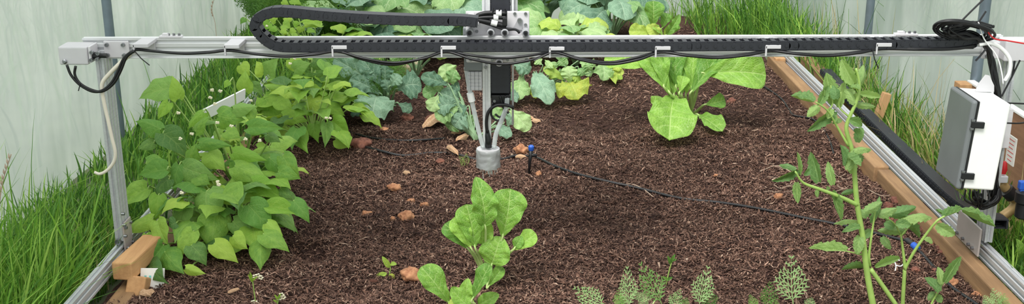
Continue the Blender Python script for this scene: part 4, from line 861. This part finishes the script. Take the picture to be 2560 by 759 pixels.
# ------------------------------------------------------------------ stones, clods and dead leaves
def lump(u, v, w, h, mat, label, cat='stone', group='clay lumps', name='clay_lump', rough=.35, seed=None):
    q = onsoil(u, v+h*.35); pm = PXM(q.y); rnd = random.Random(int(u*7+v)); bm = bmesh.new(); bmesh.ops.create_icosphere(bm, subdivisions=3, radius=1)
    sx, sy, sz = w*pm/2, w*pm/2*.8, max(h*pm*.55, .004); o_ = V((rnd.random()*20, rnd.random()*20, 0))
    for x in bm.verts:
        k = 1+rough*1.3*noise.noise(x.co*1.6+o_)+rough*.9*noise.noise(x.co*4.5+o_); x.co = V((x.co.x*sx*k, x.co.y*sy*k, x.co.z*sz*k))
    me = bpy.data.meshes.new(name); bm.to_mesh(me); bm.free(); me.materials.append(mat); me.polygons.foreach_set('use_smooth', [True]*len(me.polygons))
    o = bpy.data.objects.new(name, me); C.objects.link(o); o.location = q+V((0, 0, sz*.55)); o.rotation_euler.z = rnd.uniform(-.5, .5)
    return tag(o, label, cat, group)
lump(985, 459, 34, 20, CLAY, 'orange clay lump alone on the soil, nearest the drip line of its cluster')
lump(1016, 528, 40, 27, CLAY, 'largest orange clay lump of the small cluster in mid soil')
lump(1028, 490, 22, 10, CLAY, 'flat orange clay chip above the largest lump of the small cluster')
lump(1061, 500, 24, 13, CLAY, 'orange clay chip at the right of the small cluster')
lump(916, 520, 25, 15, CLAY, 'orange clay lump at the left of the small cluster')
lump(982, 535, 13, 13, CLAY, 'tiny orange clay pebble touching the largest lump of the cluster')
lump(1030, 663, 62, 36, CLAY, 'big brown clay lump beside the leaf tip of the front chard', rough=.3)
lump(903, 350, 56, 30, RCLAY, 'reddish clay clod at the right edge of the bean patch')
lump(1304, 369, 36, 27, CLAY, 'orange clay clod beside the blue cap of the drip stake')
lump(1347, 426, 17, 13, CLAY, 'orange clay pebble right of the drip stake foot')
lump(960, 324, 26, 9, CLAY, 'thin orange chip under the blue-green brassica')
lump(1100, 394, 24, 14, RCLAY, 'reddish chip left of the curled dead leaf')
lump(1946, 486, 22, 18, CLAY, 'orange clay lump under the left branch of the tomato')
lump(1829, 241, 22, 14, RCLAY, 'brown pebble right of the large chard')
lump(2384, 681, 26, 26, CLAY, 'orange clay lump beside the small tomato shoot')
lump(2447, 718, 34, 12, CLAY, 'flat orange chip near the bottom right of the bed')
lump(815, 629, 16, 7, PALE, 'pale chip beside the dark hole in front of the beans')
lump(1790, 430, 14, 9, CLAY, 'small orange pebble in the open soil right of centre')
lump(1932, 152, 14, 12, CLAY, 'orange pebble at the far back of the bed under the beam')
lump(1018, 284, 30, 22, RCLAY, 'reddish clod at the foot of the blue-green brassica')
rr = random.Random(9)
for k in range(26): lump(2205+rr.uniform(0, 120)+k*1.0, 478+rr.uniform(0, 60)+k*1.4, rr.uniform(14, 30), rr.uniform(10, 20), RCLAY, 'reddish brown clod in the heap of clods against the right board', group='clods by the right board', name='soil_clod')
for k in range(10): lump(2270+rr.uniform(0, 110), 590+rr.uniform(0, 70), rr.uniform(10, 22), rr.uniform(8, 16), RCLAY, 'reddish brown clod on the soil under the forked tomato shoot', group='clods under the tomato shoot', name='soil_clod')
for k in range(40):
    u, v = rr.uniform(760, 2100), rr.uniform(300, 740); lump(u, v, rr.uniform(4, 9), rr.uniform(3, 6), PALE, 'tiny pale chip lying in the mulch', group='pale chips in the mulch', name='pale_chip', cat='chip')
for k in range(22): lump(785+rr.uniform(-26, 26), 622+rr.uniform(-8, 9), rr.uniform(8, 18), rr.uniform(6, 11), SOIL, 'dark crumb of soil at the hole in front of the beans', group='soil crumbs at the hole', name='soil_crumb', cat='clod')
def dead(u0, v0, u1, v1, w, label, mat=DRY, me=None, group='dead leaves'):
    a, c = onsoil(u0, v0, .012), onsoil(u1, v1, .012); pm = PXM(a.y)
    m2 = (me or rl.choice(DEADS)).copy(); m2.materials.clear(); m2.materials.append(mat)
    o = bpy.data.objects.new('dead_leaf', m2); C.objects.link(o); y = c-a; L = y.length; y = y/L; z = V((rl.uniform(-.3, .3), -.5, .8)); z = (z-y*z.dot(y)).normalized(); x = y.cross(z); W = w*pm
    o.matrix_basis = Matrix.Translation(a) @ Matrix((x*W, y*L, z*(W+L)*.5)).transposed().to_4x4(); tag(o, label, 'dead leaf', group)
dead(1058, 322, 1118, 300, 34, 'large pale dead leaf behind the nozzle at left'); dead(1062, 306, 1112, 290, 24, 'brown dead leaf lying over the large pale one', RCLAY)
dead(1128, 334, 1160, 332, 14, 'thin curled dead leaf above the grass tuft'); dead(1118, 372, 1146, 388, 16, 'curled cream dead leaf beside the grass tuft')
dead(1312, 290, 1336, 302, 14, 'small cream dead leaf right of the lead screw'); dead(1328, 300, 1352, 303, 14, 'second cream dead leaf right of the lead screw')
dead(1140, 356, 1170, 342, 16, 'tan dead leaf right behind the water tube'); dead(1288, 390, 1316, 394, 12, 'cream dead leaf at the foot of the orange clod')
dead(348, 736, 388, 730, 22, 'pale dead leaf beside the seed packet', DRY); dead(350, 728, 378, 738, 18, 'second pale dead leaf beside the seed packet', DRY)
dead(570, 738, 600, 732, 12, 'small cream dead leaf left of the flowering seedling', DRY); dead(924, 690, 944, 692, 10, 'brown dead leaf by the wilting seedling', RCLAY); dead(1008, 428, 1026, 432, 12, 'small curled dead leaf above the clay cluster', DRY)
q = P(1040, 160, 4.6); dead(1000, 200, 1060, 182, 30, 'brown dead leaf under the brassica left of centre', RCLAY)
p0, p1 = P(980, 150, 4.9), P(1060, 175, 4.75); m2 = DEADS[0].copy(); m2.materials.clear(); m2.materials.append(pmat('pink_dead_leaf', lin(232, 208, 180), .8, 0, .1, 20)); o = bpy.data.objects.new('dead_leaf', m2); C.objects.link(o)
y = p1-p0; L = y.length; y /= L; z = V((0, -.9, .4)); z = (z-y*z.dot(y)).normalized(); o.matrix_basis = Matrix.Translation(p0) @ Matrix((y.cross(z)*.09, y*L, z*.1)).transposed().to_4x4(); tag(o, 'large pinkish dead leaf hanging just under the beam behind the brassica', 'dead leaf', 'dead leaves')
# pale roots strewn at right
for k in range(22):
    u, v = rr.uniform(1880, 2140), rr.uniform(400, 500); a = rr.uniform(-.5, .5); L = rr.uniform(20, 60)
    pts = [onsoil(u+L*t*math.cos(a)+rr.uniform(-4, 4), v+L*t*math.sin(a)*.5+rr.uniform(-4, 4), .008+rr.uniform(0, .006)) for t in (0, .33, .66, 1)]
    cable(pts, rr.choice([.0006, .0009, .0012]), 'dry_root', 'dry pale root strand on the soil around the left branch of the tomato', PALE, 'root', 'dry roots', 4)
for pts in (((1552, 463), (1580, 462), (1610, 472), (1632, 490)), ((2170, 430), (2230, 436), (2262, 444)), ((2170, 470), (2210, 486), (2250, 470)), ((1900, 424), (1945, 412), (1985, 436))):
    cable(onl(pts, .008), .0014, 'dry_root', 'dry pale root strand lying alone across the mulch', PALE, 'root', 'lone dry roots', 4)
b = MB()
for pts in (((2220, 655), (2232, 648), (2250, 650)), ((2232, 648), (2240, 660), (2238, 674)), ((2238, 660), (2252, 662), (2260, 655))): b.tube(onl(pts, .01), .0016, 6, smooth=4)
single('white_root', b, WHITE, 'white forked root lying between the two tomato stems', 'root', smooth=True)
# white board in the beans and seed packet
a, c = P(492, 286, 3.22), P(612, 226, 3.5); d = (c-a); L = d.length; x = d.normalized(); z = V((0, -.4, .9)); z = (z-x*z.dot(x)).normalized()
single('white_plank', MB().box((a+c)/2-z*.012, (L, .006, .036), Matrix((x, z.cross(x), z)).transposed()), WHITE, 'white plastic strip standing among the bean leaves', 'strip', bev=.001)
q = onsoil(378, 712); sp = thing('seed_packet', q, 'white and teal seed packet leaning under the front bean plant', 'seed packet')
R = Matrix.Rotation(-.45, 3, 'X') @ Matrix.Rotation(.15, 3, 'Z')
obj('packet', MB().box(q+V((0, .012, .022)), (.058, .004, .055), R), CREAM, sp, bev=.001)
b = MB().box(q+R @ V((0, -.0025, 0))+V((0, .012, .008)), (.056, .001, .012), R)
for k in range(4): b.box(q+R @ V((-.016+.011*k, -.0025, 0))+V((0, .013, .026)), (.005, .001, .010), R)
obj('print', b, pmat('teal_print', lin(120, 205, 200), .6), sp)
# ------------------------------------------------------------------ grass
def grass(name, regions, label, seed):
    rs = np.random.RandomState(seed); VS = []; FS = []; TS = []; off = 0
    for (n, x0, x1, y0, y1, h0, h1, wd, pal, lx, ly) in regions:
        x = rs.uniform(x0, x1, n); y = rs.uniform(y0, y1, n); h = rs.uniform(h0, h1, n)*rs.choice([.55, .8, 1, 1.15], n)
        az = rs.uniform(0, 2*PI, n); ln = np.abs(rs.normal(.32, .28, n))*h; dx, dy = np.cos(az)*ln+lx*h, np.sin(az)*ln+ly*h
        fa = rs.uniform(0, 2*PI, n); wx, wy_ = np.cos(fa), np.sin(fa)*.5; W = wd*rs.uniform(.6, 1.3, n); ps = []
        for t, wt in ((0, .8), (.3, 1), (.6, .85), (.85, .5), (1, .06)):
            k = t**2.1; px = x+dx*k; py = y+dy*k; pz = -.06+h*(t-.22*np.minimum(1.2, ln/h)*k)
            ps.append(np.stack([px-wx*W*wt, py-wy_*W*wt, pz], 1)); ps.append(np.stack([px+wx*W*wt, py+wy_*W*wt, pz], 1))
        vs = np.stack(ps, 1).reshape(-1, 3); b0 = np.arange(n)*10+off
        FS.append(np.concatenate([np.stack([b0+k, b0+k+1, b0+k+3, b0+k+2], 1) for k in (0, 2, 4, 6)])); VS.append(vs); off += n*10
        pa = np.array([lin(*c) for c in pal]); c = pa[rs.choice(len(pal), n)]*rs.uniform(.9, 1.45, (n, 1)); c[:, 3] = 1; TS.append(np.repeat(c, 10, 0))
    o = npmesh(name, np.concatenate(VS), np.concatenate(FS), GRASSM, np.concatenate(TS)); return tag(o, label, 'grass', kind='stuff')
GR = [(132, 176, 66), (104, 152, 56), (84, 134, 50), (156, 192, 88), (116, 164, 60)]
DK = [(74, 120, 48), (92, 138, 56), (60, 104, 42), (104, 148, 62)]
ST = [(186, 168, 118), (150, 150, 84), (120, 140, 70), (204, 186, 140)]
grass('grass', [(4200, -1.42, -1.06, 1.9, 2.62, .14, .30, .003, GR, .05, 0), (2600, -1.42, -1.05, 2.6, 3.2, .07, .16, .003, GR+DK, .1, 0), (350, -1.3, -1.05, 2.5, 3.0, .05, .12, .002, ST, .2, 0), (60, -1.4, -1.1, 2.3, 3.0, .3, .42, .003, GR, .1, 0),
                (1300, -1.42, -1.02, 3.2, 4.4, .04, .11, .003, DK+GR, .1, 0), (1500, -1.25, -.92, 4.6, 6.1, .1, .26, .003, DK+GR, .05, 0), (3600, -1.42, -.9, 3.5, 6.15, .05, .13, .004, DK+GR, .05, 0), (700, -1.05, -.85, 4.0, 5.2, .12, .26, .003, GR+DK, .05, 0), (45, -1.3, -1.05, 3.2, 4.6, .22, .38, .002, DK, .05, 0)], 'long bright green grass growing between the left rail and the film wall', 5)
grass('grass', [(1500, 1.24, 1.42, 2.0, 3.1, .05, .18, .003, GR+DK, 0, 0), (1700, 1.33, 1.43, 2.9, 4.5, .08, .24, .0026, GR+DK+ST, 0, 0), (1500, 1.28, 1.42, 3.0, 4.4, .05, .15, .0022, ST+ST+GR, -.1, -.1),
                (1900, 1.26, 1.43, 4.4, 6.2, .1, .28, .003, DK+GR, -.05, 0), (1100, .92, 1.43, 5.5, 6.25, .08, .32, .003, GR+DK, -.1, -.1), (160, .55, 1.0, 5.9, 6.25, .05, .26, .0028, GR, -.2, -.1), (130, 1.33, 1.43, 3.3, 5.2, .28, .46, .0016, DK+ST, -.02, 0)], 'long green and straw grass along the right film wall', 6)
grass('grass', [(900, -3.2, -1.56, 2.2, 6.5, .2, .5, .005, DK, 0, 0), (1500, 1.56, 2.2, 2.8, 7, .2, .55, .004, DK, 0, 0), (1200, -1.5, 2.0, 6.42, 7.6, .15, .45, .006, DK, 0, 0)], 'blurred tall grass outside, seen through the film', 7)
# broad weed leaves lower right, and the oat-like stalk at left
w = thing('plantain_weed', (*G(2545, 650, -.05).xy, -.05), 'broad leaved weed in the grass right of the right rail', 'plant')
for u0, v0, u1, v1, wd in ((2548, 648, 2540, 596, 28), (2552, 650, 2560, 610, 20), (2510, 690, 2500, 676, 16), (2512, 692, 2530, 684, 16)): leaf(w, 'leaf', SMALL[0], CHARD, P(u0, v0, 2.72), P(u1, v1, 2.70), wd*PXM(2.7))
def stalk(pts, y, label):
    r = thing('grass_stalk', P(*pts[0], y), label, 'grass stalk', 'seeding grass stalks'); q = [P(u, v, y) for u, v in pts]
    obj('culm', MB().tube(q, .0012, 6, smooth=5), PALE, r); b = MB(); cr = crom(q, 10); m = len(cr)
    for k in range(int(m*.5), m, 2): b.lathe([(.0004, -.006), (.0028, 0), (.0004, .008)], cr[k]+V((.003*(-1)**k, 0, 0)), 6)
    obj('seed_head', b, PALE, r)
stalk(((-6, 620), (-2, 520), (8, 450), (28, 385)), 2.35, 'pale seeding grass stalk at the left edge of the photo')
stalk(((545, 140), (538, 60), (530, 20), (545, -30)), 4.6, 'pale seeding grass stalk by the left film wall above the beam')
# ------------------------------------------------------------------ light
w = bpy.data.worlds.new('sky'); bpy.context.scene.world = w; w.use_nodes = True; nt = w.node_tree; nt.nodes.clear()
ou = nt.nodes.new('ShaderNodeOutputWorld'); bg = nt.nodes.new('ShaderNodeBackground'); tc = nt.nodes.new('ShaderNodeTexCoord'); sx = nt.nodes.new('ShaderNodeSeparateXYZ'); rp = nt.nodes.new('ShaderNodeValToRGB')
nt.links.new(tc.outputs['Generated'], sx.inputs[0]); nt.links.new(sx.outputs[2], rp.inputs[0])
e = rp.color_ramp.elements; e[0].position = 0; e[0].color = (.84, .87, .88, 1); e[1].position = .75; e[1].color = (1, 1, 1, 1)
nt.links.new(rp.outputs[0], bg.inputs[0]); bg.inputs[1].default_value = 1.15; nt.links.new(bg.outputs[0], ou.inputs[0])
sl = bpy.data.lights.new('sun', 'SUN'); sl.energy = 2.2; sl.angle = math.radians(22); sl.color = (1, .97, .92); so_ = bpy.data.objects.new('sun', sl); C.objects.link(so_); so_.rotation_euler = (math.radians(32), math.radians(-18), 0)
sc = bpy.context.scene; sc.view_settings.view_transform = 'Standard'; sc.view_settings.look = 'None'; sc.view_settings.exposure = .48; sc.view_settings.gamma = 1; sc.view_settings.use_curve_mapping = False
sc.cycles.transparent_max_bounces = 16; sc.cycles.max_bounces = 8
